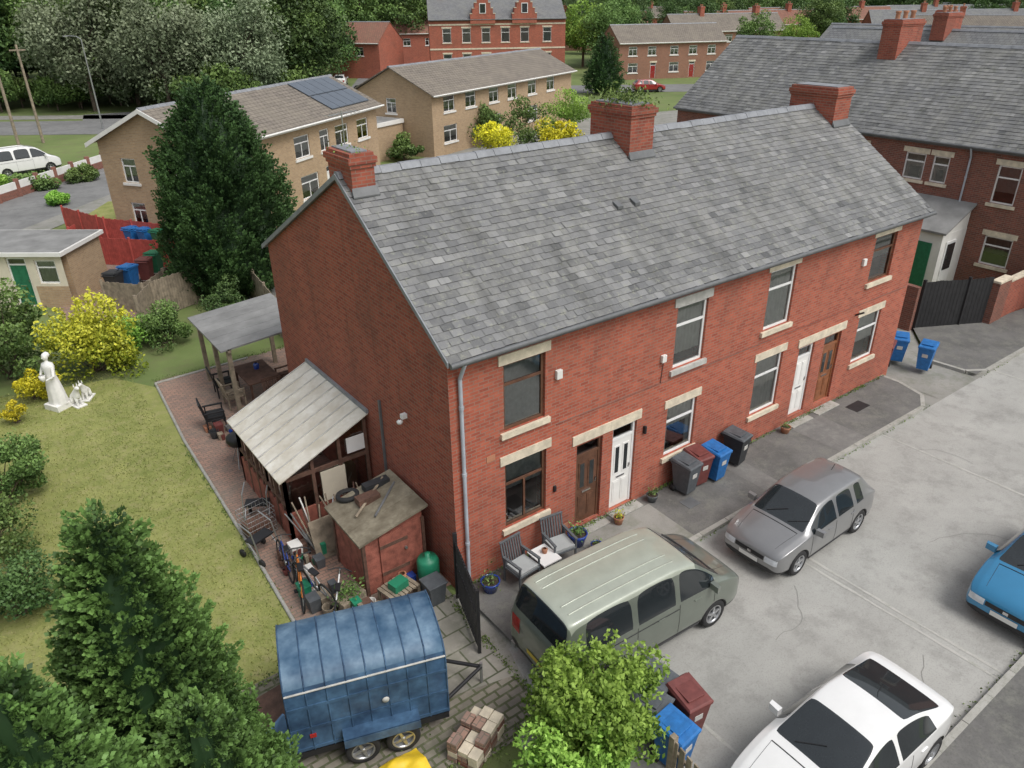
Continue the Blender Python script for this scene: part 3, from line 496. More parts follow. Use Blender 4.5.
for i in range(3):
    a=sy0-.13+i*.55; c=a+.57
    t.hex([(sx0-.13,a,1.42+i*.006),(sx1+.1,a,1.75+i*.006),(sx1+.1,c,1.75+i*.006),(sx0-.13,c,1.42+i*.006),(sx0-.13,a,1.47+i*.006),(sx1+.1,a,1.80+i*.006),(sx1+.1,c,1.80+i*.006),(sx0-.13,c,1.47+i*.006)],'felt')
t.box(-1.2,1.9,1.62,-.7,2.15,1.78,'timber_dark'); t.cyl((-1.4,1.7,1.6),(-.4,2.35,1.84),.03,'timber_old'); t.cyl((-1.1,1.4,1.66),(-.3,2.0,1.86),.025,'gutter_grey'); t.box(-.9,2.2,1.7,-.3,2.4,1.85,'bin_black'); t.lathe((-1.2,2.5,1.55),(0,.1,1),[(.22,0),(.26,.03),(.26,.1),(.2,.12),(.16,.06)],'tyre',18); t.build('roof',E)
E=empty('timber_pergola'); t=MB()
cx0,cx1,cy0,cy1=-1.25,1.3,10.3,13.6
for x in (cx0+.15,cx1-.15):
    for y in (cy0+.15,(cy0+cy1)/2,cy1-.15): t.box(x-.06,y-.06,0,x+.06,y+.06,2.15,'timber_old')
for x in (cx0+.15,cx1-.15): t.box(x-.05,cy0,2.151,x+.05,cy1,2.27,'timber_old')
for i in range(6):
    a=cy0+(cy1-cy0)*i/6;c=cy0+(cy1-cy0)*(i+1)/6-.015; t.hex([(cx0-.1,a,2.22),(cx1+.1,a,2.42),(cx1+.1,c,2.42),(cx0-.1,c,2.22),(cx0-.1,a,2.27),(cx1+.1,a,2.47),(cx1+.1,c,2.47),(cx0-.1,c,2.27)],'felt_grey')
t.build('frame_and_roof',E)
# ------------------------------------------------------------------ vehicles
def wheel(mb,x,y,r,w,side,spokes=5):
    ax=(0,side,0); c=(x,y,r)
    mb.lathe(c,ax,[(r*.62,-w*.5),(r*.93,-w*.5),(r,-w*.35),(r,w*.35),(r*.93,w*.48),(r*.68,w*.5),(r*.64,w*.42)],'tyre',28)
    mb.lathe(c,ax,[(r*.66,w*.46),(r*.6,w*.44),(r*.58,w*.1),(0,w*.08)],'gutter_grey',24)
    mb.lathe(c,ax,[(r*.68,w*.47),(r*.6,w*.5),(r*.58,w*.3)],'alloy',24); mb.lathe(c,ax,[(r*.17,w*.3),(r*.15,w*.44),(0,w*.45)],'alloy',12)
    for i in range(spokes):
        a=2*math.pi*i/spokes+.3; d=Vector((math.cos(a),0,math.sin(a))); n=Vector((-math.sin(a),0,math.cos(a))); Y=Vector((0,side,0)); C=Vector(c)
        p=[C+d*r*.1-n*r*.1,C+d*r*.62-n*r*.07,C+d*r*.62+n*r*.07,C+d*r*.1+n*r*.1]
        mb.hex([q+Y*w*.25 for q in p]+[q+Y*w*.42 for q in p],'alloy')
def vehicle(name,loc,rot,tab,paint,wx,wr,roofp=None,kind='hatch',z=.004,sc=1.):
    E=empty(name,(loc[0],loc[1],z),rot); E.scale=(sc,sc,sc*.5+.5); L=tab[-1][0]
    bm=bmesh.new(); mats=[paint,'glass_dark','black_plastic']+([roofp] if roofp else []); rm_=3 if roofp else 0; rings=[]
    for r in tab:
        x,w,zl,zb,wb,zt,wt=r[:7]; cr=.035 if zt-zb>.2 else .025
        zr=zt-min(.05,(zt-zb)*.4); wr_=wt+(.04 if zt-zb>.2 else (wb-wt)*.4)
        half=[(0,zl),(w*.9,zl),(w,zl+.13),(w*1.005,zl+(zb-zl)*.62),(wb,zb),(wr_,zr),(wt,zt),(wt*.55,zt+cr*.75),(0,zt+cr)]
        full=half+[(-a,b) for a,b in half[-2:0:-1]]
        rings.append([bm.verts.new((L/2-x,a,b)) for a,b in full])
    n=16; cl=bm.edges.layers.float.new('crease_edge')
    for i in range(len(tab)-1):
        fl=tab[i][7]
        for k in range(n):
            f=bm.faces.new((rings[i][k],rings[i][(k+1)%n],rings[i+1][(k+1)%n],rings[i+1][k])); kk=k if k<8 else 15-k; f.smooth=True
            if kk==4 and 'S' in fl: f.material_index=1
            elif kk in(6,7) and 'T' in fl: f.material_index=1
            elif kk in(0,1): f.material_index=2
            elif kk in (5,6,7) and 'R' in fl: f.material_index=rm_
            else: f.material_index=0
    for rg in (rings[0],rings[-1]): 
        f=bm.faces.new(rg); f.smooth=True
    bmesh.ops.recalc_face_normals(bm,faces=bm.faces)
    idx={v:(i,k) for i,rg in enumerate(rings) for k,v in enumerate(rg)}
    for e in bm.edges:
        (i,k),(j,l)=idx[e.verts[0]],idx[e.verts[1]]; kk=k if k<=8 else 16-k
        if k==l and kk==4: e[cl]=.55
        if k==l and kk==3: e[cl]=.25
        if k==l and kk in (5,6): e[cl]=.3
        ms={f.material_index for f in e.link_faces}
        if 1 in ms and len(ms)>1: e[cl]=max(e[cl],.75)
    me=bpy.data.meshes.new('body'); bm.to_mesh(me); bm.free()
    for m in mats: me.materials.append(MATS[m])
    o=bpy.data.objects.new('body',me); SC.collection.objects.link(o)
    s=o.modifiers.new('s','SUBSURF'); s.levels=3; s.render_levels=3
    c=MB(); W=max(r[1] for r in tab)
    for x in wx:
        for sd in (1,-1): c.cyl((L/2-x,sd*(W-.24),wr),(L/2-x,sd*(W+.2),wr),wr+.05,'black_plastic',n=28)
    co=c.build('cut',fix=True); bo=o.modifiers.new('c','BOOLEAN'); bo.object=co; bo.operation='DIFFERENCE'; bo.solver='EXACT'
    try: bo.material_mode='TRANSFER'
    except Exception: pass
    dg=bpy.context.evaluated_depsgraph_get(); m2=bpy.data.meshes.new_from_object(o.evaluated_get(dg),depsgraph=dg); o.modifiers.clear(); o.data=m2; bpy.data.objects.remove(co); o.parent=E; o.name='body'
    bv=BVHTree.FromPolygons([v.co for v in m2.vertices],[p.vertices for p in m2.polygons])
    def side(x,z,sd): 
        h=bv.ray_cast(Vector((x,sd*3,z)),Vector((0,-sd,0))); return h[0] if h[0] else Vector((x,sd*W,z))
    def end(y,z,sd):
        h=bv.ray_cast(Vector((sd*6,y,z)),Vector((-sd,0,0))); return h[0] if h[0] else Vector((sd*L/2,y,z))
    def topz(x,y):
        h=bv.ray_cast(Vector((x,y,4)),Vector((0,0,-1))); return h[0] if h[0] else Vector((x,y,1))
    w=MB()
    for x in wx:
        for sd in (1,-1): wheel(w,L/2-x,sd*(W-.11),wr,.2,sd)
    w.build('wheels',E)
    d=MB(); zb=tab[4][3]
    seams=[r[0] for r in tab if len(r)>8]
    for x in seams:
        for sd in (1,-1):
            zs=np.linspace(tab[4][2]+.12,zb-.03,7); pts=[side(L/2-x,z,sd)+Vector((0,sd*.0015,0)) for z in zs]; d.tube(pts,.006,'black_plastic',4)
    for x in seams[:-1] if len(seams)>1 else seams:
        for sd in (1,-1): p=side(L/2-x-.75 if kind!='van' else L/2-x-.5,zb-.13,sd); d.box(p.x-.09,p.y-.018,p.z-.014,p.x+.09,p.y+.018,p.z+.014,paint)
    bx=tab[3][0]+.12; hx=tab[1][0]+.18
    for yy in (-.62,.62): d.tube([topz(L/2-q,yy*(.85+.15*(q-hx)/(bx-hx)))+Vector((0,0,.001)) for q in np.linspace(hx,bx,6)],.005,'black_plastic',4)
    d.tube([topz(L/2-bx,q)+Vector((0,0,.002)) for q in np.linspace(-.62,.62,7)],.012,'black_plastic',4)
    xf=seams[0]
    for sd in (1,-1):
        p=Vector((L/2-xf-.12,sd*(W-.02),zb+.06)); d.hex([p+Vector((a*.06,sd*(b),c_)) for c_ in(-.07,.07) for a,b in((-1,0.0),(1,0.0),(.7,.2),(-1,.22))],paint)
        pts=[side(L/2-x,tab[4][2]+.1,sd)+Vector((0,sd*.004,0)) for x in np.linspace(wx[0]+wr+.1,wx[1]-wr-.1,8)]; d.tube(pts,.02,'black_plastic',5)
    d.build('trim',E,bevel=.004)
    parts=MB()
    def patch(y0,y1,z0,z1,sd,mat,off=.006,n=6):
        pts=[end(y0+(y1-y0)*i/n,z0+(z1-z0)*j/3,sd)+Vector((sd*off,0,0)) for i in range(n+1) for j in range(4)]
        parts.mesh(pts,[(i*4+j,(i+1)*4+j,(i+1)*4+j+1,i*4+j+1) for i in range(n) for j in range(3)],mat,.5,True)
    zf=tab[1][3]; fw=tab[1][1]; hz=.06 if kind!='van' else .1
    for sd in (1,-1):
        patch(sd*(fw*.55),sd*(fw*.97),zf-.1-hz,zf-.02,1,'lamp_clear')
        patch(sd*(fw*.62),sd*(fw*.95),zb-.28 if kind!='van' else .8,zb-.08 if kind!='van' else 1.15,-1,'lamp_red')
    patch(-fw*.52,fw*.52,zf-.14,zf-.04,1,'black_plastic',.004); patch(-fw*.7,fw*.7,.24,.38,1,'black_plastic',.004); patch(-.26,.26,zf-.28,zf-.17,1,'plate_w',.012); patch(-.26,.26,.55,.66,-1,'plate_y',.012); patch(-.05,.05,zf-.12,zf-.06,1,'chrome',.012)
    parts.build('lights_and_plates',E)
    if kind=='van':
        r=MB()
        for y in (-.52,-.3,.3,.52):
            pts=[topz(L/2-x,y) for x in np.linspace(1.9,4.5,8)]; r.tube(pts,.018,roofp or paint,6)
        for sd in (1,-1):
            pts=[side(L/2-x,zb-.12,sd)+Vector((0,sd*.004,0)) for x in np.linspace(2.0,4.6,8)]; r.tube(pts,.008,'black_plastic',4)
        r.build('roof_bars',E)
    k=MB(); wi=[r for r in tab if 'T' in r[7]][0][0]
    for y in (-.35,.25):
        p=topz(L/2-wi-.05,y)+Vector((0,0,.012)); q=topz(L/2-wi-.28,y+.42)+Vector((0,0,.015)); k.tube([p,q],.009,'black_plastic',5)
    if kind!='van': p=topz(L/2-seams[-1]-.2,0); k.cyl(p,p+Vector((-.12,0,.12)),.008,'black_plastic',n=5)
    k.build('wipers',E)
    return E
hatch=[(0,.60,.28,.52,.58,.56,.50,''),(.05,.76,.20,.66,.74,.70,.60,''),(.25,.85,.17,.79,.82,.83,.66,''),(.80,.885,.17,.89,.86,.935,.70,''),(1.02,.89,.17,.92,.865,.975,.71,'T'),(1.22,.89,.17,.925,.868,1.10,.67,'TS',1),(1.70,.89,.17,.935,.868,1.405,.60,'SR'),(2.22,.89,.17,.94,.868,1.47,.595,'R',1),(2.30,.89,.17,.945,.868,1.472,.595,'SR'),(2.98,.89,.17,.955,.865,1.46,.59,'R',1),(3.12,.89,.17,.96,.865,1.455,.585,'SR'),(3.42,.89,.18,.985,.86,1.44,.58,'R'),(3.64,.885,.18,1.0,.855,1.40,.575,'T'),(3.93,.87,.20,1.0,.845,1.08,.66,''),(4.06,.84,.22,.96,.82,1.0,.68,''),(4.15,.76,.32,.85,.74,.88,.62,'')]
sedan=[(0,.60,.30,.50,.58,.54,.50,''),(.07,.74,.22,.61,.72,.65,.60,''),(.35,.84,.18,.73,.81,.78,.66,''),(.95,.90,.18,.86,.86,.91,.72,''),(1.25,.91,.18,.90,.87,.96,.71,'T'),(1.5,.91,.18,.915,.875,1.12,.66,'TS',1),(2.0,.91,.18,.93,.875,1.37,.60,'SR'),(2.40,.91,.18,.94,.875,1.41,.595,'R',1),(2.48,.91,.18,.945,.875,1.41,.595,'SR'),(2.80,.91,.18,.955,.87,1.385,.59,'TS',1),(3.2,.91,.18,.965,.87,1.29,.60,'TS'),(3.5,.905,.18,.975,.865,1.18,.63,'T'),(3.95,.89,.2,.985,.85,1.02,.68,''),(4.2,.84,.24,.95,.81,.98,.69,''),(4.4,.72,.34,.82,.70,.86,.6,'')]
vant=[(0,.70,.34,.68,.68,.72,.60,''),(.07,.85,.26,.86,.83,.90,.72,''),(.30,.93,.22,1.0,.89,1.05,.77,''),(.72,.95,.22,1.13,.92,1.18,.80,'T'),(.98,.95,.22,1.17,.93,1.38,.78,'TS',1),(1.48,.95,.22,1.19,.93,1.80,.72,'SR'),(1.98,.95,.22,1.19,.93,1.90,.73,'R',1),(2.08,.95,.22,1.19,.93,1.91,.735,'SR'),(3.1,.95,.22,1.19,.93,1.92,.735,'R',1),(3.2,.95,.22,1.19,.93,1.92,.735,'SR'),(4.35,.95,.22,1.19,.93,1.91,.735,'R'),(4.66,.95,.24,1.19,.92,1.86,.73,'T'),(4.80,.94,.27,1.17,.91,1.28,.82,''),(4.88,.90,.34,1.0,.87,1.06,.78,'')]
vehicle('parked_van',(2.1,-2.95),rad(-3),vant,'paint_green',(.9,3.85),.33,'paint_green_roof','van',sc=.94)
vehicle('parked_car',(7.3,-3.2),rad(181),hatch,'paint_grey',(.8,3.38),.32,sc=.91)
vehicle('parked_car',(9.75,-7.45),rad(180),hatch,'paint_blue',(.8,3.38),.32,sc=.96)
vehicle('parked_car',(2.6,-7.2),rad(178),sedan,'paint_white',(.85,3.6),.32,sc=.93)
px,py=NB(56.5,-35.5); vehicle('parked_van',(px,py),rad(15),vant,'paint_white',(.9,3.85),.33,None,'van')
for a,b,p,r in ((102,-18,'paint_black',30),(99,-14,'paint_white',30),(104,-10,'paint_grey',30),(104,18,'paint_red',-30),(110,30,'paint_grey',-30),(116,-24,'paint_white',60)):
    px,py=NB(a,b); vehicle('parked_car',(px,py),rad(r),hatch,p,(.8,3.38),.32)
# horse trailer
E=empty('horse_trailer',(-2.95,-1.6,0),rad(-18)); t=MB(); Lh,Wh=1.28,.78
prof=[(Wh,.45),(Wh,1.4),(Wh*.985,1.62),(Wh*.93,1.80),(Wh*.80,1.93),(Wh*.5,2.0),(0,2.03)]; prof=prof+[(-a,b) for a,b in prof[-2::-1]]
xs=np.linspace(-Lh,Lh,9)
for i in range(8):
    for k in range(len(prof)-1):
        a,b=prof[k],prof[k+1]; t.mesh([(xs[i],a[0],a[1]),(xs[i+1],a[0],a[1]),(xs[i+1],b[0],b[1]),(xs[i],b[0],b[1])],[(0,1,2,3)],'trailer_roof' if min(a[1],b[1])>1.7 else 'trailer_blue',.5,True)
t.poly([(Lh,a,b) for a,b in prof],'trailer_blue'); t.box(-Lh,-Wh+.02,.43,Lh,Wh-.02,.47,'timber_dark')
t.build('body',E,fix=True)
t=MB()
for x in list(xs):
    for k in range(len(prof)-1):
        a,b=prof[k],prof[k+1]; t.cyl((x,a[0]*1.005,a[1]),(x,b[0]*1.005,b[1]),.014,'trailer_blue',n=6)
for sd in (1,-1):
    for z in (.5,.95,1.42): t.box(-Lh,sd*(Wh+.002)-.012,z-.03,Lh,sd*(Wh+.002)+.012,z+.03,'trailer_blue')
    t.tube([(-Lh,sd*Wh*.97,1.72),(Lh,sd*Wh*.97,1.72)],.018,'mortar_white')
t.box(-Lh-.02,-Wh,.45,-Lh+.02,-Wh+.12,1.4,'trailer_blue'); t.box(-Lh-.02,Wh-.12,.45,-Lh+.02,Wh,1.4,'trailer_blue')
t.poly([(-Lh-.005,a*.99,b) for a,b in prof if b>=1.39],'trailer_blue')
t.box(-Lh-.05,-.03,.47,-Lh+.0,.03,1.4,'trailer_blue')
t.hex([(-Lh-.03,-Wh+.0,.3),(-Lh-.45,-Wh-.45,.3),(-Lh-.48,-Wh-.42,.3),(-Lh-.06,-Wh+.03,.3),(-Lh-.03,-Wh,1.4),(-Lh-.45,-Wh-.45,1.4),(-Lh-.48,-Wh-.42,1.4),(-Lh-.06,-Wh+.03,1.4)],'trailer_blue')
t.hex([(-Lh-.02,.0,.44),(-Lh-.02,Wh,.44),(-Lh-.95,Wh,.02),(-Lh-.95,0,.02),(-Lh-.02,.0,.48),(-Lh-.02,Wh,.48),(-Lh-.95,Wh,.06),(-Lh-.95,0,.06)],'timber_dark')
t.box(-Lh,-.78,.3,Lh,-.72,.42,'iron_black'); t.box(-Lh,.72,.3,Lh,.78,.42,'iron_black')
t.tube([(Lh,-.5,.38),(Lh+.8,0,.4),(Lh,.5,.38)],.035,'iron_black'); t.cyl((Lh+.8,0,.0),(Lh+.8,0,.5),.03,'steel'); t.box(Lh,-.35,1.0,Lh+.02,.35,1.35,'glass_dark')
t.box(-.5,-Wh-.24,.68,.75,-Wh,.72,'trailer_blue'); t.box(-.5,Wh,.68,.75,Wh+.24,.72,'trailer_blue'); t.box(-.5,-Wh-.25,.55,.75,-Wh-.23,.72,'trailer_blue')
t.lathe((.25,-Wh-.02,1.15),(0,-1,0),[(.0,.02),(.05,.02),(.06,0)],'mortar_white',12); t.box(-1.0,-Wh-.03,.75,-.9,-Wh-.01,.82,'lamp_red')
t.build('frame_and_doors',E)
t=MB()
for x in (-.22,.45):
    for sd in (1,-1): wheel(t,x,sd*(Wh+.1),.29,.17,sd,4)
t.build('wheels',E)
# ------------------------------------------------------------------ bins & props
def wbin(x,y,rot,body,lid=None,s=.87,z=.115):
    E=empty('wheelie_bin',(x,y,z),rad(rot)); t=MB(); lid=lid or body; t.taper(0,0,.08,.95,.2,.24,.27,.33,body); t.box(-.29,-.35,.93,.29,.35,.985,body)
    t.hex([(-.3,-.36,.99),(.3,-.36,.99),(.3,.38,1.03),(-.3,.38,1.03),(-.27,-.33,1.03),(.27,-.33,1.03),(.27,.36,1.10),(-.27,.36,1.10)],lid); t.box(-.2,-.2,1.06,.2,.2,1.09,lid)
    t.cyl((-.28,.42,.99),(.28,.42,.99),.022,body); t.box(-.25,.34,.93,-.2,.43,1.0,body); t.box(.2,.34,.93,.25,.43,1.0,body)
    t.box(-.1,-.315,.6,.1,-.29,.74,'mortar_white')
    t.build('body_and_lid',E,bevel=.012); w=MB()
    for sd in (1,-1): w.lathe((sd*.22,.25,.1),(sd,0,0),[(0,-.03),(.1,-.03),(.1,.03),(0,.035)],'tyre',16)
    w.cyl((-.22,.25,.1),(.22,.25,.1),.015,'steel'); w.build('wheels',E); E.scale=(s,s,s)
for a in ((6.45,-.5,4,'bin_grey'),(6.98,-.42,-5,'bin_brown'),(7.5,-.55,3,'bin_blue'),(8.5,-.42,9,'bin_black','bin_grey'),(17.0,.3,-70,'bin_brown'),(17.9,.3,-60,'bin_blue'),(17.95,-.6,-75,'bin_blue')): wbin(*a)
for a in ((1.1,-4.6,10,'bin_grey'),(1.25,-5.2,-8,'bin_brown','bin_brown'),(.65,-4.9,16,'bin_black','bin_grey'),(.6,-5.5,5,'bin_blue')): wbin(*a,z=.004)
for a in ((-1.7,24.2,140,'bin_black'),(-1.0,24.7,130,'bin_blue'),(-.2,25.3,150,'bin_brown'),(.4,26.1,140,'bin_green'),(.6,31.2,120,'bin_blue'),(1.1,30.6,120,'bin_blue'),(1.6,29.9,120,'bin_green'),(2.1,29.2,120,'bin_black'),(2.5,28.6,120,'bin_blue')): wbin(*a,z=0,s=1)
def armchair(x,y,rot,z=.115,mat='rattan'):
    E=empty('garden_armchair',(x,y,z),rad(rot)); t=MB()
    for a in (-.27,.27):
        for b in (-.25,.25): t.box(a-.02,b-.02,0,a+.02,b+.02,.38,mat)
        t.box(a-.03,-.28,.6,a+.03,.28,.64,mat); t.box(a-.02,-.27,.36,a+.02,-.23,.6,mat); t.box(a-.02,.2,.36,a+.02,.24,.6,mat)
    t.box(-.29,-.28,.36,.29,.28,.4,mat); t.box(-.25,-.26,.4,.25,.2,.47,'cushion' if mat=='rattan' else mat)
    for i in range(9): t.hex([(-.28+i*.065,.24,.4),(-.24+i*.065,.24,.4),(-.24+i*.065,.27,.4),(-.28+i*.065,.27,.4),(-.28+i*.065,.36,.92),(-.24+i*.065,.36,.92),(-.24+i*.065,.39,.92),(-.28+i*.065,.39,.92)],mat)
    t.box(-.29,.35,.9,.29,.4,.94,mat); t.build('seat_and_back',E,bevel=.006)
armchair(1.2,-.62,5); armchair(2.3,-.55,-8)
E=empty('garden_table',(1.77,-.68,.115),0); t=MB(); t.box(-.24,-.3,.42,.24,.3,.45,'upvc')
for a in (-.2,.2):
    for b in (-.26,.26): t.box(a-.015,b-.015,0,a+.015,b+.015,.42,'rattan')
t.lathe((.05,.05,.45),(0,0,1),[(.05,0),(.07,.1),(.04,.12)],'terracotta',10); t.build('top_and_legs',E)
def quads(name,V,vals,mat,parent=None):
    n=len(V)//4; me=bpy.data.meshes.new(name); me.vertices.add(len(V)); me.vertices.foreach_set('co',V.astype(np.float32).ravel())
    me.loops.add(4*n); me.loops.foreach_set('vertex_index',np.arange(4*n,dtype=np.int32)); me.polygons.add(n); me.polygons.foreach_set('loop_start',np.arange(0,4*n,4,dtype=np.int32))
    me.update(calc_edges=True); me.color_attributes.new('rv','FLOAT_COLOR','CORNER'); C=np.ones((4*n,4),np.float32); C[:,:3]=np.repeat(np.clip(vals,0,1),4)[:,None]; me.color_attributes['rv'].data.foreach_set('color',C.ravel())
    me.materials.append(MATS[mat]); o=bpy.data.objects.new(name,me); SC.collection.objects.link(o)
    if parent: o.parent=parent
    return o
def leafobj(name,P,size,vals,mat,parent=None,up=0.,asp=.5,seed=0,dirs=None):
    r=np.random.default_rng(seed+1); P=np.asarray(P,float); n=len(P); nr=r.normal(size=(n,3)); nr[:,2]+=up; nr/=np.linalg.norm(nr,axis=1)[:,None]
    t=r.normal(size=(n,3)) if dirs is None else dirs
    t=t-nr*(t*nr).sum(1)[:,None]; t/=np.linalg.norm(t,axis=1)[:,None]+1e-9
    b=np.cross(nr,t); s=(np.asarray(size)*r.uniform(.65,1.35,n))[:,None]
    V=np.stack([P-t*s*.5,P+b*s*asp*.5,P+t*s*.5,P-b*s*asp*.5],1).reshape(-1,3)
    return quads(name,V,vals,mat,parent)
def crown(seed,n,rad3,cz,ncl,cr,power=.45,low=-.5,sprig=0):
    r=np.random.default_rng(seed); d=r.normal(size=(ncl*3,3)); d/=np.linalg.norm(d,axis=1)[:,None]; d=d[d[:,2]>low][:ncl]; ncl=len(d)
    q=r.uniform(.15,1,ncl)**power; C=d*q[:,None]*np.array(rad3)*(1+.18*np.sin(d[:,:1]*5+seed)+.12*np.cos(d[:,1:2]*7+seed*2)); cs=cr*r.uniform(.6,1.35,ncl)
    k=r.integers(0,ncl,n); e=r.normal(size=(n,3)); e/=np.linalg.norm(e,axis=1)[:,None]; rr=r.uniform(.35,1,n)**.5
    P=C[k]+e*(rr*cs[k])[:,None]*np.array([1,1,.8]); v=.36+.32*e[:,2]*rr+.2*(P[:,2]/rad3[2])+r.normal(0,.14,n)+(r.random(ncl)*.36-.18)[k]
    if sprig: # leafy shoots standing out of the crown
        ms=sprig; dd=r.normal(size=(ms,3)); dd[:,2]=np.abs(dd[:,2])+.4; dd/=np.linalg.norm(dd,axis=1)[:,None]; base_=dd*np.array(rad3)*.95; L_=r.uniform(.2,.55,ms)*rad3[0]*.7
        tt=r.uniform(0,1,(ms,26)); Q=base_[:,None]+(dd+np.array([0,0,.5]))[:,None]*(tt*L_[:,None])[...,None]+r.normal(0,.035,(ms,26,3))
        P=np.concatenate([P,Q.reshape(-1,3)]); v=np.concatenate([v,.6+.35*tt.ravel()])
    P[:,2]+=cz; return P,v,C+np.array([0,0,cz])
TV={}
def tree_parts(key,seed,h,r,n,ls,mat,ncl=45,trunk=.22,willow=False,low=-.7):
    cz=h*.54; P,v,C=crown(seed,n,(r,r,h*.44),cz,ncl,r*.36,low=low)
    if willow: P[:,2]-=np.abs(rng.normal(0,.6,len(P)))
    P[:,2]=np.maximum(P[:,2],.4)
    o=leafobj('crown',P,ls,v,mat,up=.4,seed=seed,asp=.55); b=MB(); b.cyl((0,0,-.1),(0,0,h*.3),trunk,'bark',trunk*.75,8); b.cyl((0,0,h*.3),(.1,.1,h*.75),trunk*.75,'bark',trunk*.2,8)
    for c in C[::3]:
        z0=h*.25+RR.random()*h*.3; mid=Vector((c[0]*.5,c[1]*.5,(z0+c[2])/2+.1)); b.cyl((0,0,z0),mid,trunk*.35,'bark',trunk*.2,6); b.cyl(mid,tuple(c),trunk*.2,'bark',trunk*.06,5)
    tr=b.build('trunk_and_limbs'); TV[key]=(o.data,tr.data); bpy.data.objects.remove(o); bpy.data.objects.remove(tr)
def put(name,key,x,y,s=1.,rz=None,z=0,parent=None,sz=None):
    a,b=TV[key]; E=empty(name,(x,y,z),RR.uniform(0,6.3) if rz is None else rz,parent); E.scale=(s,s,sz or s)
    for nm,d in (('crown',a),('trunk_and_limbs',b)): o=bpy.data.objects.new(nm,d); SC.collection.objects.link(o); o.parent=E
    return E
tree_parts('a',3,12,4.6,12000,.36,'leaf_green',64); tree_parts('b',8,12,4.4,12000,.36,'leaf_dark',60); tree_parts('c',14,12,5,14000,.36,'leaf_willow',64,willow=True); tree_parts('d',21,9,4,9000,.32,'leaf_bright',50); tree_parts('e',33,13,4.9,12000,.38,'leaf_green',54); tree_parts('u',51,3.2,2.6,3500,.3,'leaf_green',26,.1,low=-.2)
WD=empty('distant_trees')
def cl(k,a0,a1,b0,b1,n,s0,s1):
    for i in range(n):
        a=RR.uniform(a0,a1); b=RR.uniform(b0,b1); x,y=NB(a,b); put('tree',RR.choice(k),x,y,RR.uniform(s0,s1),parent=WD)
cl('abe',93,112,-75,-34,22,.9,1.25); cl('ab',92,130,-34,-24,9,.8,1.2); cl('abe',115,165,-95,-30,32,1,1.5); cl('abe',150,200,-60,-6,20,1,1.4); cl('abe',230,330,-60,220,56,1.1,1.7); cl('abb',150,230,10,130,26,.7,1.0); cl('abe',175,240,-160,-40,26,1.2,1.7)
cl('u',89,98,-75,-24,26,.8,1.4)
for a,b in ((90,-38),(93,-30),(91,-47)): x,y=NB(a,b); put('willow_tree','c',x,y,RR.uniform(.95,1.1))
for a,b,k,s in ((143,13,'d',1.1),(148,19,'a',.9),(140,16,'a',.8),(105,-6,'a',.3),(150,52,'d',.8),(128,38,'a',.7),(165,62,'a',.9)): x,y=NB(a,b); put('broadleaf_tree',k,x,y,s)
def shrub(name,x,y,r,h,n,ls,mat,seed,ncl=24,z=0,sprig=0):
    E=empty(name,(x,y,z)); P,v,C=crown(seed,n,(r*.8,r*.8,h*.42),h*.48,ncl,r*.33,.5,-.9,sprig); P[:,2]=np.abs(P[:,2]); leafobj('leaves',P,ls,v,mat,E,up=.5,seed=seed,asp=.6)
    b=MB()
    for c in C[::2]: b.cyl((RR.uniform(-.1,.1),RR.uniform(-.1,.1),0),tuple(c),.025,'bark',.008,5)
    b.build('stems',E); return E
shrub('leafy_shrub',-.4,-4.65,1.1,2.3,18000,.085,'leaf_bright',41,60,sprig=45)
shrub('leafy_shrub',-1.2,-5.0,.85,1.7,9000,.08,'leaf_bright',42,30,sprig=25)
shrub('yellow_shrub',-3.9,16.6,1.7,2.5,9000,.12,'leaf_yellow',43,36,sprig=20)
shrub('dark_shrub',-6.4,17.8,1.8,3.1,9000,.12,'leaf_green',44,36,sprig=20); shrub('dark_shrub',-8.2,15.5,1.6,2.8,6000,.12,'leaf_dark',45)
shrub('gold_shrub',-5.9,15.6,.8,1.0,2500,.08,'leaf_gold',46,14); shrub('gold_shrub',-6.6,14.2,.5,.7,1200,.07,'leaf_gold',52,10)
shrub('green_shrub',-1.3,17.6,1.2,1.5,6000,.09,'leaf_green',47); shrub('green_shrub',-7.4,9.4,1.2,2.0,9000,.08,'leaf_green',48,sprig=20); shrub('green_shrub',-8.0,7,1.3,1.7,7000,.08,'leaf_green',49); shrub('green_shrub',-7.6,5.0,1.1,1.3,5000,.08,'leaf_dark',53)
shrub('green_shrub',1.2,18.5,1.0,1.6,4000,.09,'leaf_dark',50); shrub('ivy_hedge',-2.3,18.0,.9,1.1,3500,.09,'leaf_bright',54)
for i,(a,b,m,r,h) in enumerate(((58,-1,'leaf_gold',1.9,3.2),(60,3.5,'leaf_gold',2.0,3.0),(62,1,'leaf_green',2.2,4.2),(64,4.5,'leaf_bright',2.4,4.6),(66,-2,'leaf_green',2,3.6),(60,-8,'leaf_green',1.4,1.8),(66,-13,'leaf_dark',1.8,2.2),(51.5,-32,'leaf_green',1.6,.9),(51,-34.5,'leaf_bright',1.6,.8),(54,-30,'leaf_green',1.2,.9),(72,-12,'leaf_green',2.4,3.0),(47,-28,'leaf_bright',.8,.9))):
    x,y=NB(a,b); shrub('garden_shrub',x,y,r,h,4500,.17,m,60+i,22)
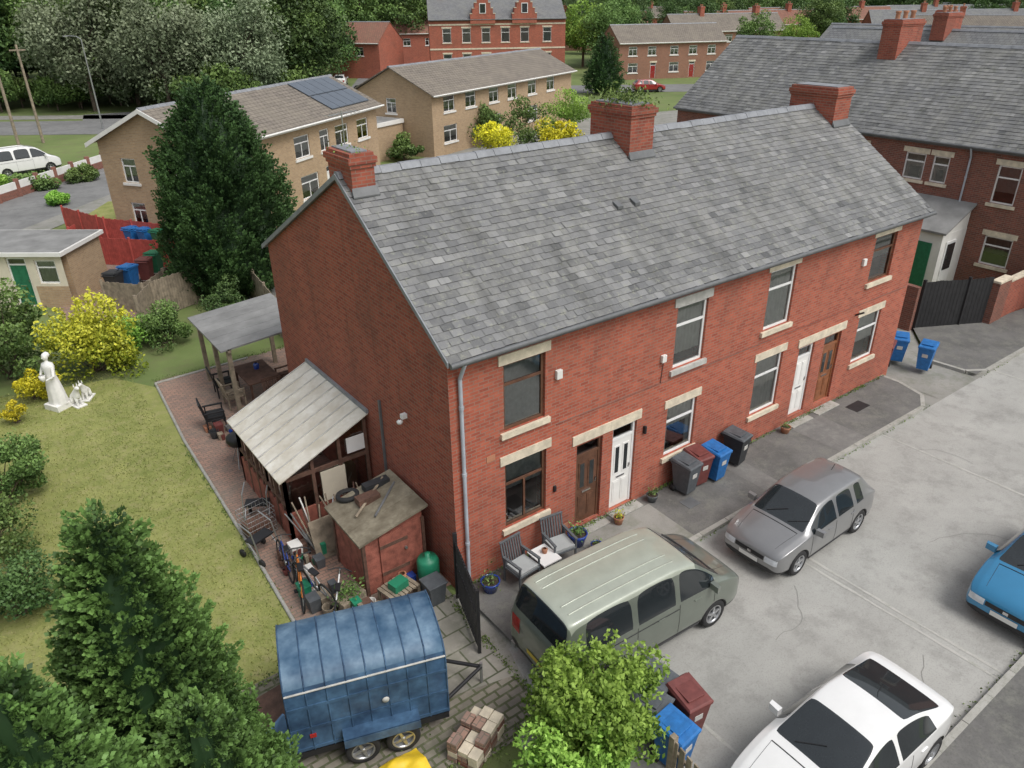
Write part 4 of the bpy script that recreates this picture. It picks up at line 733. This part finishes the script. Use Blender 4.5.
def conifer(name,seed,h,R0,npl,pl,mat,loc,k=34,inner='leaf_cypress',shape='cone',lw=.05,rot=0,up=.9):
    r=np.random.default_rng(seed); E=empty(name,(loc[0],loc[1],0),rot)
    s=r.uniform(0.05,1,k)**.8; ang=r.uniform(0,2*np.pi,k); rr=.30*(1-s*.75)
    tp=np.stack([np.cos(ang)*rr*.55,np.sin(ang)*rr*.55,s],1); td=np.stack([np.cos(ang)*.6,np.sin(ang)*.6,np.ones(k)*.9],1); td/=np.linalg.norm(td,axis=1)[:,None]
    def prof(t):
        if shape=='cone': return (1-t)**.75*(.55+.45*np.minimum(1,t*6))
        return np.minimum(1,t*5+.55)*np.clip(1-(np.maximum(0,t-.38)/.62)**1.9,0,1)**.85
    T=r.uniform(0,1,npl*3); keep=r.uniform(0,1,npl*3)<prof(T)+.05; T=T[keep][:npl]; n=len(T); A=r.uniform(0,2*np.pi,n)
    def lumpf(A,T): return 1+.10*np.sin(A*3+T*9+seed)+.09*np.sin(A*7-T*17)+.06*np.sin(A*13+T*31)
    lump=lumpf(A,T)
    Rr=R0*prof(T)*lump*r.choice([1.05,.95,.8],n,p=[.4,.35,.25])
    B=np.stack([np.cos(A)*Rr,np.sin(A)*Rr,T*h*.97],1); D=np.stack([np.cos(A),np.sin(A),np.full(n,up)],1)+r.normal(0,.25,(n,3)); D/=np.linalg.norm(D,axis=1)[:,None]
    X=np.cross(D,np.array([0,0,1.])); X/=np.linalg.norm(X,axis=1)[:,None]; Y=np.cross(D,X); sc=pl*r.uniform(.55,1.4,n)
    def tf(v): return v[None,:,0,None]*X[:,None]+v[None,:,1,None]*Y[:,None]+v[None,:,2,None]*D[:,None]
    PP=(B[:,None]+tf(tp)*sc[:,None,None]).reshape(-1,3); DD=tf(td).reshape(-1,3); m=len(PP)
    rd=r.normal(size=(m,3)); W=np.cross(DD,rd); W/=np.linalg.norm(W,axis=1)[:,None]; ll=(np.repeat(sc,k)*.20*r.uniform(.7,1.3,m))[:,None]; ww=ll*lw/.12
    V=np.stack([PP,PP+DD*ll*.45+W*ww,PP+DD*ll,PP+DD*ll*.45-W*ww],1).reshape(-1,3)
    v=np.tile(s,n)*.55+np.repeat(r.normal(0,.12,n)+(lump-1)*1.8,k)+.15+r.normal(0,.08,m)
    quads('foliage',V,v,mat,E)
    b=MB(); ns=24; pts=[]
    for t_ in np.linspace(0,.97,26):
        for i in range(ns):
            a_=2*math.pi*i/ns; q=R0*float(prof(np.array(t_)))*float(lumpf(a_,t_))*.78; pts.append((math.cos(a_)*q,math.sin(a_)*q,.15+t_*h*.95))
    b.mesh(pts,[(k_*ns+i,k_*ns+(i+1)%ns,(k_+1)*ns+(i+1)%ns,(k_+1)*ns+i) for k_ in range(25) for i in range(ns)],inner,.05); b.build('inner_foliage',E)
    b=MB(); b.cyl((0,0,-.1),(0,0,h*.8),.14,'bark',.03,8); b.build('trunk',E); return E
conifer('conifer_tree',1,6.7,1.45,3800,.24,'leaf_conifer',(-6.1,-2.9),k=38)
conifer('conifer_tree',2,6.4,1.5,3800,.24,'leaf_conifer',(-7.3,-4.3),k=38)
conifer('conifer_tree',3,6.3,1.5,2600,.26,'leaf_conifer',(-8.3,-2.2),k=36)
conifer('conifer_tree',4,4.6,1.25,3000,.24,'leaf_conifer',(-5.85,-4.0),k=38)
conifer('cypress_tree',5,8.5,2.15,4600,.44,'leaf_cypress',(2.6,21.4),k=24,shape='col',up=1.7)
px,py=NB(102,12); conifer('cypress_tree',6,6.8,2.2,900,.7,'leaf_cypress',(px,py),k=18)
n=30000; X=rng.uniform(-11,-3.15,n); Y=rng.uniform(.3,16.5,n); Z=np.full(n,.012)
d=np.stack([rng.normal(0,.5,n),rng.normal(0,.5,n),np.ones(n)],1); v=.5+.25*np.sin(X*1.3+Y*.7)*np.sin(Y*1.1)+rng.normal(0,.2,n)
leafobj('lawn_grass',np.stack([X,Y,Z],1),.06,v,'grass_blade',seed=4,asp=.35,dirs=d)
wp=[]
def wline(x0,y0,x1,y1,n,sp=.04,z=.12): 
    t_=rng.random(n); c=np.sin(t_*37)+np.sin(t_*91+1); t_=t_[c>rng.uniform(-1.5,1.2,n)]; m=len(t_); wp.append(np.stack([x0+(x1-x0)*t_+rng.normal(0,sp,m),y0+(y1-y0)*t_+rng.normal(0,sp,m),z+rng.random(m)*.06],1))
wline(.3,-.08,16.6,-.08,2800,.03); wline(0,-1.97,16,-1.97,700,.03,.01); wline(19,-1.98,40,-1.98,500,.03,.01); wline(-.2,-7.95,40,-7.95,2200,.05,.01); wline(-3.15,.5,-3,10,900,.04,.0); wline(-5,-3.5,-.5,-3.5,1800,.15,.01); wline(-4.6,.2,-2,.2,900,.12,.0); wline(-.4,-3.4,-.3,.0,900,.05,0); wline(16.6,0,16.6,8,500,.05,.02); wline(.3,14.5,2.4,14.5,500,.1,0); wline(-2.6,14.5,.3,14.5,500,.1,0); wline(-3,-3.3,-2,-1,500,.3,.0)
wp=np.concatenate(wp); leafobj('weeds',wp,.055,rng.random(len(wp)),'weed',seed=9,up=.3)
c=rng.normal(0,1,(900,3))*np.array([.24,.5,.14])+np.array([7.75,3.75,9.0]); leafobj('chimney_weeds',c,.09,rng.random(900),'weed',seed=12)
c=rng.normal(0,1,(60,3))*np.array([.14,.35,.03])+np.array([.27,3.75,8.66]); leafobj('chimney_weeds',c,.06,rng.random(60),'weed',seed=13)
def pot(x,y,r,h,mat,leafm,z=.115,n=220,name='plant_pot'):
    E=empty(name,(x,y,z)); t=MB(); t.lathe((0,0,0),(0,0,1),[(0,0),(r*.7,0),(r,h*.8),(r*1.08,h),(r*.95,h),(r*.9,h*.85)],mat,18); t.lathe((0,0,h*.85),(0,0,1),[(r*.9,0),(0,.01)],'soil',14); t.build('pot',E)
    if n: q=rng.normal(0,1,(n,3))*np.array([r*.5,r*.5,h*.35])+np.array([0,0,h*1.25]); leafobj('leaves',q,.06,rng.random(n),leafm,E,seed=int(x*10)%7)
pot(2.95,-.42,.22,.32,'pot_blue','leaf_green'); pot(.5,-.45,.2,.26,'pot_blue','leaf_green',n=160); pot(3.15,-.85,.13,.18,'pot_blue','leaf_green',n=60); pot(4.22,-.45,.12,.2,'terracotta','leaf_yellow',n=80); pot(5.5,-.3,.14,.2,'bin_grey','leaf_green',n=90); pot(10.9,-.3,.14,.2,'terracotta','leaf_green',n=60)
E=empty('metal_gate',(-.12,-.15,0),rad(-108)); t=MB()
for i in range(16): t.box(i*.1,-.008,.08,i*.1+.035,.008,1.5,'iron_black')
for z in (.1,.9,1.42): t.box(0,-.02,z,1.55,.02,z+.05,'iron_black')
t.box(-.06,-.04,0,.0,.04,1.7,'iron_black'); t.box(1.55,-.03,0,1.6,.03,1.6,'iron_black'); t.build('bars',E)
E=empty('brick_stack',(-1.85,-3.3,0),rad(25)); t=MB()
for k in range(4):
    for i in range(4):
        for j in range(3):
            if k==3 and RR.random()<.5: continue
            a=-.4+i*.23+RR.uniform(-.01,.01); b=-.3+j*.2+RR.uniform(-.01,.01); t.box(a,b,k*.115+.004,a+.215,b+.18,k*.115+.11,RR.choice(['paver','stone_cream','old_brick','paver']))
t.build('bricks',E,bevel=.006)
def tarp(name,x,y,a,b,h,mat,seed):
    r=np.random.default_rng(seed); n=18; pts=[];fs=[]
    for i in range(n+1):
        for j in range(n+1):
            u=i/n*2-1;w=j/n*2-1; e=max(0,1-(u*u+w*w)*.6); z=.02+h*e*(.7+.3*math.sin(u*5+seed)*math.cos(w*4))+.02*r.random(); pts.append((u*a,w*b,z))
    for i in range(n):
        for j in range(n): q=i*(n+1)+j; fs.append((q,q+n+1,q+n+2,q+1))
    t=MB(); t.mesh(pts,fs,mat,.5,True); return t.build(name,loc=(x,y,0))
tarp('yellow_tarpaulin',-3.3,-3.05,.65,.32,.28,'tarp_yellow',3)
def bike(x,y,rot,col,lean=.12,z=.01,s=1.):
    E=empty('bicycle',(x,y,z)); E.rotation_euler=(lean,0,rad(rot)); E.scale=(s,s,s); t=MB()
    for c in (-.5,.5):
        t.lathe((c,0,.33),(0,1,0),[(.30,-.02),(.335,-.012),(.335,.012),(.30,.02),(.30,-.02)],'tyre',28)
        for i in range(10): a=math.pi*2*i/10; t.cyl((c,0,.33),(c+.3*math.cos(a),0,.33+.3*math.sin(a)),.003,'steel',n=4)
    P=dict(r=(-.5,0,.33),b=(-.05,0,.3),s=(-.18,0,.75),h=(.32,0,.8),f=(.5,0,.33))
    for a,b in ('rb','bs','sh','hb','rs','hf'): t.cyl(P[a],P[b],.018,col,n=8)
    t.cyl(P['h'],(.28,0,.98),.015,'steel'); t.tube([(.22,-.27,.98),(.3,-.1,.99),(.3,.1,.99),(.22,.27,.98)],.014,'black_plastic'); t.cyl(P['s'],(-.2,0,.86),.014,'steel'); t.box(-.33,-.06,.86,-.08,.06,.9,'black_plastic')
    t.lathe((-.05,0,.3),(0,1,0),[(0,-.02),(.09,-.02),(.09,.02),(0,.02)],'steel',14); t.box(-.14,.04,.16,-.03,.12,.18,'black_plastic'); t.build('frame_and_wheels',E)
bike(-2.75,2.0,75,'plastic_orange'); bike(-2.45,1.7,100,'steel',-.15); bike(-2.35,1.1,60,'upvc',.2,s=.9); bike(-2.7,2.9,85,'pot_blue',.1,s=.8)
def walker(x,y,r_):
    E=empty('mobility_walker',(x,y,.01),rad(r_)); t=MB()
    for a in (-.28,.28):
        t.tube([(a,-.3,.08),(a,-.1,.85),(a,.3,.95)],.016,'steel'); t.tube([(a,.35,.08),(a,.05,.5),(a,-.3,.08)],.014,'steel')
        for b in (-.3,.35): t.lathe((a,b,.1),(1,0,0),[(0,-.02),(.1,-.02),(.1,.02),(0,.02)],'tyre',14)
    t.box(-.28,-.12,.5,.28,.18,.54,'black_plastic'); t.cyl((-.28,.05,.5),(.28,.05,.5),.014,'steel'); t.build('frame',E)
walker(-2.9,3.7,20); walker(-2.5,5.0,-30)
E=empty('wire_crate',(-2.7,4.5,.01),rad(10)); t=MB()
for z in np.linspace(.1,.75,6): t.tube([(-.35,-.25,z),(.35,-.25,z),(.35,.25,z),(-.35,.25,z),(-.35,-.25,z)],.006,'steel',4)
for x in np.linspace(-.35,.35,8):
    for y in (-.25,.25): t.cyl((x,y,.1),(x,y,.75),.005,'steel',n=4)
t.box(-.3,-.2,.1,.3,.2,.4,'timber_dark'); t.build('wires',E)
E=empty('planter_box',(-2.05,1.0,.01),rad(15)); t=MB()
for z in (0,.12,.24): t.box(-.3,-.2,z,.3,.2,z+.11,'timber_old')
t.build('box',E,bevel=.008); q=rng.normal(0,1,(400,3))*np.array([.16,.11,.1])+np.array([0,0,.45]); leafobj('plants',q,.07,rng.random(400),'leaf_green',E,seed=3)
t=MB(); t.lathe((0,0,0),(0,0,1),[(0,0),(.2,0),(.24,.25),(.24,.6),(.2,.68),(.06,.72),(.06,.8),(0,.8)],'plastic_green',18); t.build('water_barrel',loc=(-.35,.65,.01))
t=MB(); t.taper(0,0,0,.5,.16,.16,.2,.2,'bin_grey'); t.box(-.22,-.22,.5,.22,.22,.54,'bin_grey'); t.build('planter',loc=(-.55,.1,.01),bevel=.01)
E=empty('slatted_table',(-1.15,.5,.01),rad(12)); t=MB()
for i in range(7): t.box(-.35+i*.1,-.28,.4,-.27+i*.1,.28,.43,'timber_old')
for a in (-.32,.32):
    for b in (-.25,.25): t.box(a-.025,b-.025,0,a+.025,b+.025,.4,'timber_old')
t.box(-.2,-.15,.43,.15,.1,.6,'plastic_green'); t.lathe((.2,.1,.43),(0,0,1),[(.07,0),(.09,.15),(.06,.15)],'terracotta',10); t.build('slats_and_legs',E)
JK=empty('garden_clutter'); t=MB()
for i in range(110):
    g=i%4
    if g==0: x=RR.uniform(-2.5,-.3); y=RR.uniform(-.1,.95)
    elif g==1: x=RR.uniform(-2.4,-.3); y=RR.uniform(2.7,3.6)
    elif g==2: x=RR.uniform(-2.8,-1.8); y=RR.uniform(.6,3.6)
    else: x=RR.uniform(-2.2,-.4); y=RR.uniform(7.3,10.2)
    s=RR.uniform(.04,.14); m=RR.choice(['timber_old','bin_grey','render_white','timber_dark','plastic_green','steel','terracotta','pot_blue','felt_grey','bin_brown','timber_old','bin_black'])
    if RR.random()<.5: t.taper(x,y,0.01,RR.uniform(.1,.4),s*.8,s,s,s*1.2,m)
    else: t.lathe((x,y,.01),(0,0,1),[(0,0),(s*.7,0),(s,s*1.8),(s*.9,s*1.8),(s*.8,s)],m,12)
for i in range(18): x=RR.uniform(-2.3,-.3); t.cyl((x,2.8,.05),(x+RR.uniform(-.5,.5),3.2+RR.random()*.3,.9+RR.random()*.5),.018,RR.choice(['timber_old','steel','timber_dark','render_white']),n=6)
for i in range(6): t.hex([(-2.0+i*.03,2.75,.02),(-1.2,2.75,.02),(-1.2,2.72,.02),(-2.0+i*.03,2.72,.02),(-2.0+i*.02,3.05,.9),(-1.3,3.05,.9),(-1.3,3.02,.9),(-2.0+i*.02,3.02,.9)],'timber_old') if i==0 else None
t.build('pots_boxes_and_poles',JK,bevel=.006)
E=empty('patio_table',(-.1,11.6,.01)); t=MB(); t.box(-.5,-.8,.7,.5,.8,.74,'timber_dark')
for a in (-.42,.42):
    for b in (-.7,.7): t.box(a-.03,b-.03,0,a+.03,b+.03,.7,'timber_dark')
t.lathe((.1,.2,.74),(0,0,1),[(.08,0),(.1,.15),(.05,.2)],'pot_blue',10); t.build('top_and_legs',E)
for x,y,r,m in ((-1.0,11.2,90,'timber_old'),(-1.0,12.2,85,'black_plastic'),(.8,11.4,-90,'timber_dark'),(0,10.2,0,'timber_dark'),(-.9,9.3,150,'plastic_green'),(-.2,8.6,200,'door_brown'),(-1.5,8.2,60,'door_brown'),(-1.9,10.2,80,'black_plastic')): armchair(x,y,r,.01,m)
E=empty('kettle_barbecue',(-2.0,7.8,.01)); t=MB(); t.lathe((0,0,.75),(0,0,1),[(0,-.2),(.2,-.13),(.28,0),(.26,.12),(.15,.2),(0,.23)],'black_plastic',18)
for a in range(3): t.cyl((0,0,.65),(.3*math.cos(a*2.1),.3*math.sin(a*2.1),0),.014,'steel')
t.build('bowl_lid_and_legs',E)
# statue
E=empty('garden_statue',(-5.4,14.5,0),rad(-60)); t=MB(); t.box(-.3,-.3,0,.3,.3,.18,'marble')
pr=[(.30,.18),(.27,.4),(.24,.7),(.20,.95),(.155,1.12),(.17,1.25),(.20,1.4),(.17,1.5),(.06,1.56),(.052,1.62)]; n=32; pts=[]
for r_,z_ in pr:
    for i in range(n): a=2*math.pi*i/n; f=1+.09*math.sin(a*9+z_*2)*max(0,1.1-z_); pts.append((math.cos(a)*r_*f*1.1,math.sin(a)*r_*f*.8,z_))
t.mesh(pts,[(k*n+i,k*n+(i+1)%n,(k+1)*n+(i+1)%n,(k+1)*n+i) for k in range(len(pr)-1) for i in range(n)],'marble',.5,True); t.build('robe_and_base',E)
t=MB(); t.lathe((0,0,1.72),(0,0,1),[(0,-.13),(.05,-.12),(.085,-.04),(.09,.04),(.06,.1),(0,.125)],'marble',16); t.lathe((0,.05,1.76),(0,.6,1),[(0,-.1),(.09,-.04),(.1,.03),(.05,.09),(0,.1)],'marble',14); t.cyl((0,-.08,1.72),(0,-.11,1.70),.02,'marble',.008,6)
t.cyl((.2,0,1.42),(.3,-.12,1.15),.055,'marble',.042); t.cyl((.3,-.12,1.15),(.12,-.25,1.05),.042,'marble',.03); t.cyl((-.2,0,1.42),(-.28,-.1,1.14),.055,'marble',.042); t.cyl((-.28,-.1,1.14),(-.08,-.26,1.1),.042,'marble',.03); t.lathe((0,-.27,1.08),(0,0,1),[(.0,-.1),(.08,0),(.09,.12),(.07,.13)],'marble',12); t.build('head_and_arms',E)
def skin(name,chains,parent,mat,sub=2):
    vs=[];rs=[];es=[]; idx={}
    for ch in chains:
        prev=None
        for (p,r_) in ch:
            key=tuple(round(c,3) for c in p)
            if key not in idx: idx[key]=len(vs); vs.append(p); rs.append(r_)
            if prev is not None and prev!=idx[key]: es.append((prev,idx[key]))
            prev=idx[key]
    me=bpy.data.meshes.new(name); me.from_pydata(vs,es,[]); o=bpy.data.objects.new(name,me); SC.collection.objects.link(o); o.parent=parent
    o.modifiers.new('k','SKIN')
    for i,r_ in enumerate(rs): me.skin_vertices[0].data[i].radius=(r_,r_)
    me.skin_vertices[0].data[0].use_root=True; b=o.modifiers.new('s','SUBSURF'); b.levels=sub; b.render_levels=sub; me.materials.append(MATS[mat]); return o
for x,y,r_,s in ((-4.95,14.3,20,1.0),(-4.6,14.6,-30,.9)):
    D=empty('dog_statue',(x,y,0),rad(r_)); D.scale=(s,s,s)
    h=(0,.12,.3);c=(0,-.12,.42)
    skin('body',[[(h,.11),(c,.12),((0,-.2,.58),.07),((0,-.25,.68),.075),((0,-.37,.65),.04)],[(c,.12),((.07,-.17,.2),.04),((.07,-.18,.03),.035)],[(c,.12),((-.07,-.17,.2),.04),((-.07,-.18,.03),.035)],[(h,.11),((.1,.05,.16),.06),((.1,.12,.04),.035),((.1,.0,.03),.03)],[(h,.11),((-.1,.05,.16),.06),((-.1,.12,.04),.035),((-.1,.0,.03),.03)],[(h,.11),((0,.25,.12),.03),((0,.35,.04),.02)]],D,'marble')
    t=MB()
    for sd in(1,-1): t.hex([(sd*.03,-.22,.72),(sd*.07,-.22,.7),(sd*.07,-.2,.7),(sd*.03,-.2,.72),(sd*.045,-.22,.82),(sd*.055,-.22,.81),(sd*.055,-.21,.81),(sd*.045,-.21,.82)],'marble')
    t.box(-.16,-.3,0,.16,.3,.04,'marble'); t.build('ears_and_base',D)
for x,y,h in ((*NB(79,-51),8),(*NB(78,-40),8)):
    E=empty('street_lamp',(x,y,0)); t=MB(); t.cyl((0,0,0),(0,0,h),.09,'steel',.05,10); t.tube([(0,0,h),(-.3,.3,h+.25),(-.9,.9,h+.3)],.04,'steel'); t.box(-1.3,1.0,h+.22,-.9,1.2,h+.32,'steel'); t.build('column_and_lantern',E)
for x,y,h in ((*NB(64,-40),9),(*NB(70,-41.5),8)):
    E=empty('telegraph_pole',(x,y,0)); t=MB(); t.cyl((0,0,0),(0,0,h),.13,'timber_old',.09,8); t.box(-.6,-.05,h-.5,.6,.05,h-.38,'timber_old'); t.build('pole',E)
t=MB(); t.cyl((.35,4.1,8.6),(.35,4.1,9.3),.012,'steel',n=6); t.cyl((.0,3.95,9.25),(.8,4.35,9.25),.008,'steel',n=5)
for i in range(6): x=.05+i*.13; t.cyl((x+.08,3.9+i*.07-.12,9.25),(x-.08,3.9+i*.07+.2,9.25),.005,'steel',n=4)
t.build('aerial',h1)
# ------------------------------------------------------------------ light and camera
w=bpy.data.worlds.new('World'); SC.world=w; w.use_nodes=True; nt=w.node_tree; bg=nt.nodes['Background']
sky=nt.nodes.new('ShaderNodeTexSky'); sky.sky_type='NISHITA'; sky.sun_disc=False; sky.sun_elevation=rad(55); sky.sun_rotation=rad(165); sky.air_density=1.5; sky.dust_density=4
hs=nt.nodes.new('ShaderNodeHueSaturation'); hs.inputs['Saturation'].default_value=.3; nt.links.new(sky.outputs[0],hs.inputs['Color']); nt.links.new(hs.outputs[0],bg.inputs[0]); bg.inputs[1].default_value=.15
sd=bpy.data.lights.new('sun','SUN'); sd.energy=1.5; sd.angle=rad(25); sd.color=(1,.975,.94); so=bpy.data.objects.new('sun',sd); SC.collection.objects.link(so)
az=rad(165); el=rad(55); dv=Vector((math.sin(az)*math.cos(el),math.cos(az)*math.cos(el),math.sin(el))); so.rotation_euler=dv.to_track_quat('Z','Y').to_euler()
SC.view_settings.view_transform='Standard'; SC.view_settings.look='None'; SC.view_settings.exposure=0
pt,ywv,rl=.4754,.6351,-.0115
fw=Vector((math.sin(ywv)*math.cos(pt),math.cos(ywv)*math.cos(pt),-math.sin(pt))); rt_=Vector((math.cos(ywv),-math.sin(ywv),0)); up=rt_.cross(fw); r2=rt_*math.cos(rl)+up*math.sin(rl); u2=-rt_*math.sin(rl)+up*math.cos(rl)
cd=bpy.data.cameras.new('camera'); cd.sensor_width=36; cd.lens=756.72/1024*36; cd.clip_end=3000; co=bpy.data.objects.new('camera',cd); SC.collection.objects.link(co)
M=Matrix.Identity(4)
for i,v_ in enumerate((r2,u2,-fw)): M[0][i],M[1][i],M[2][i]=v_
M.translation=Vector((-6.3647,-10.6156,11.3185)); co.matrix_world=M; SC.camera=co
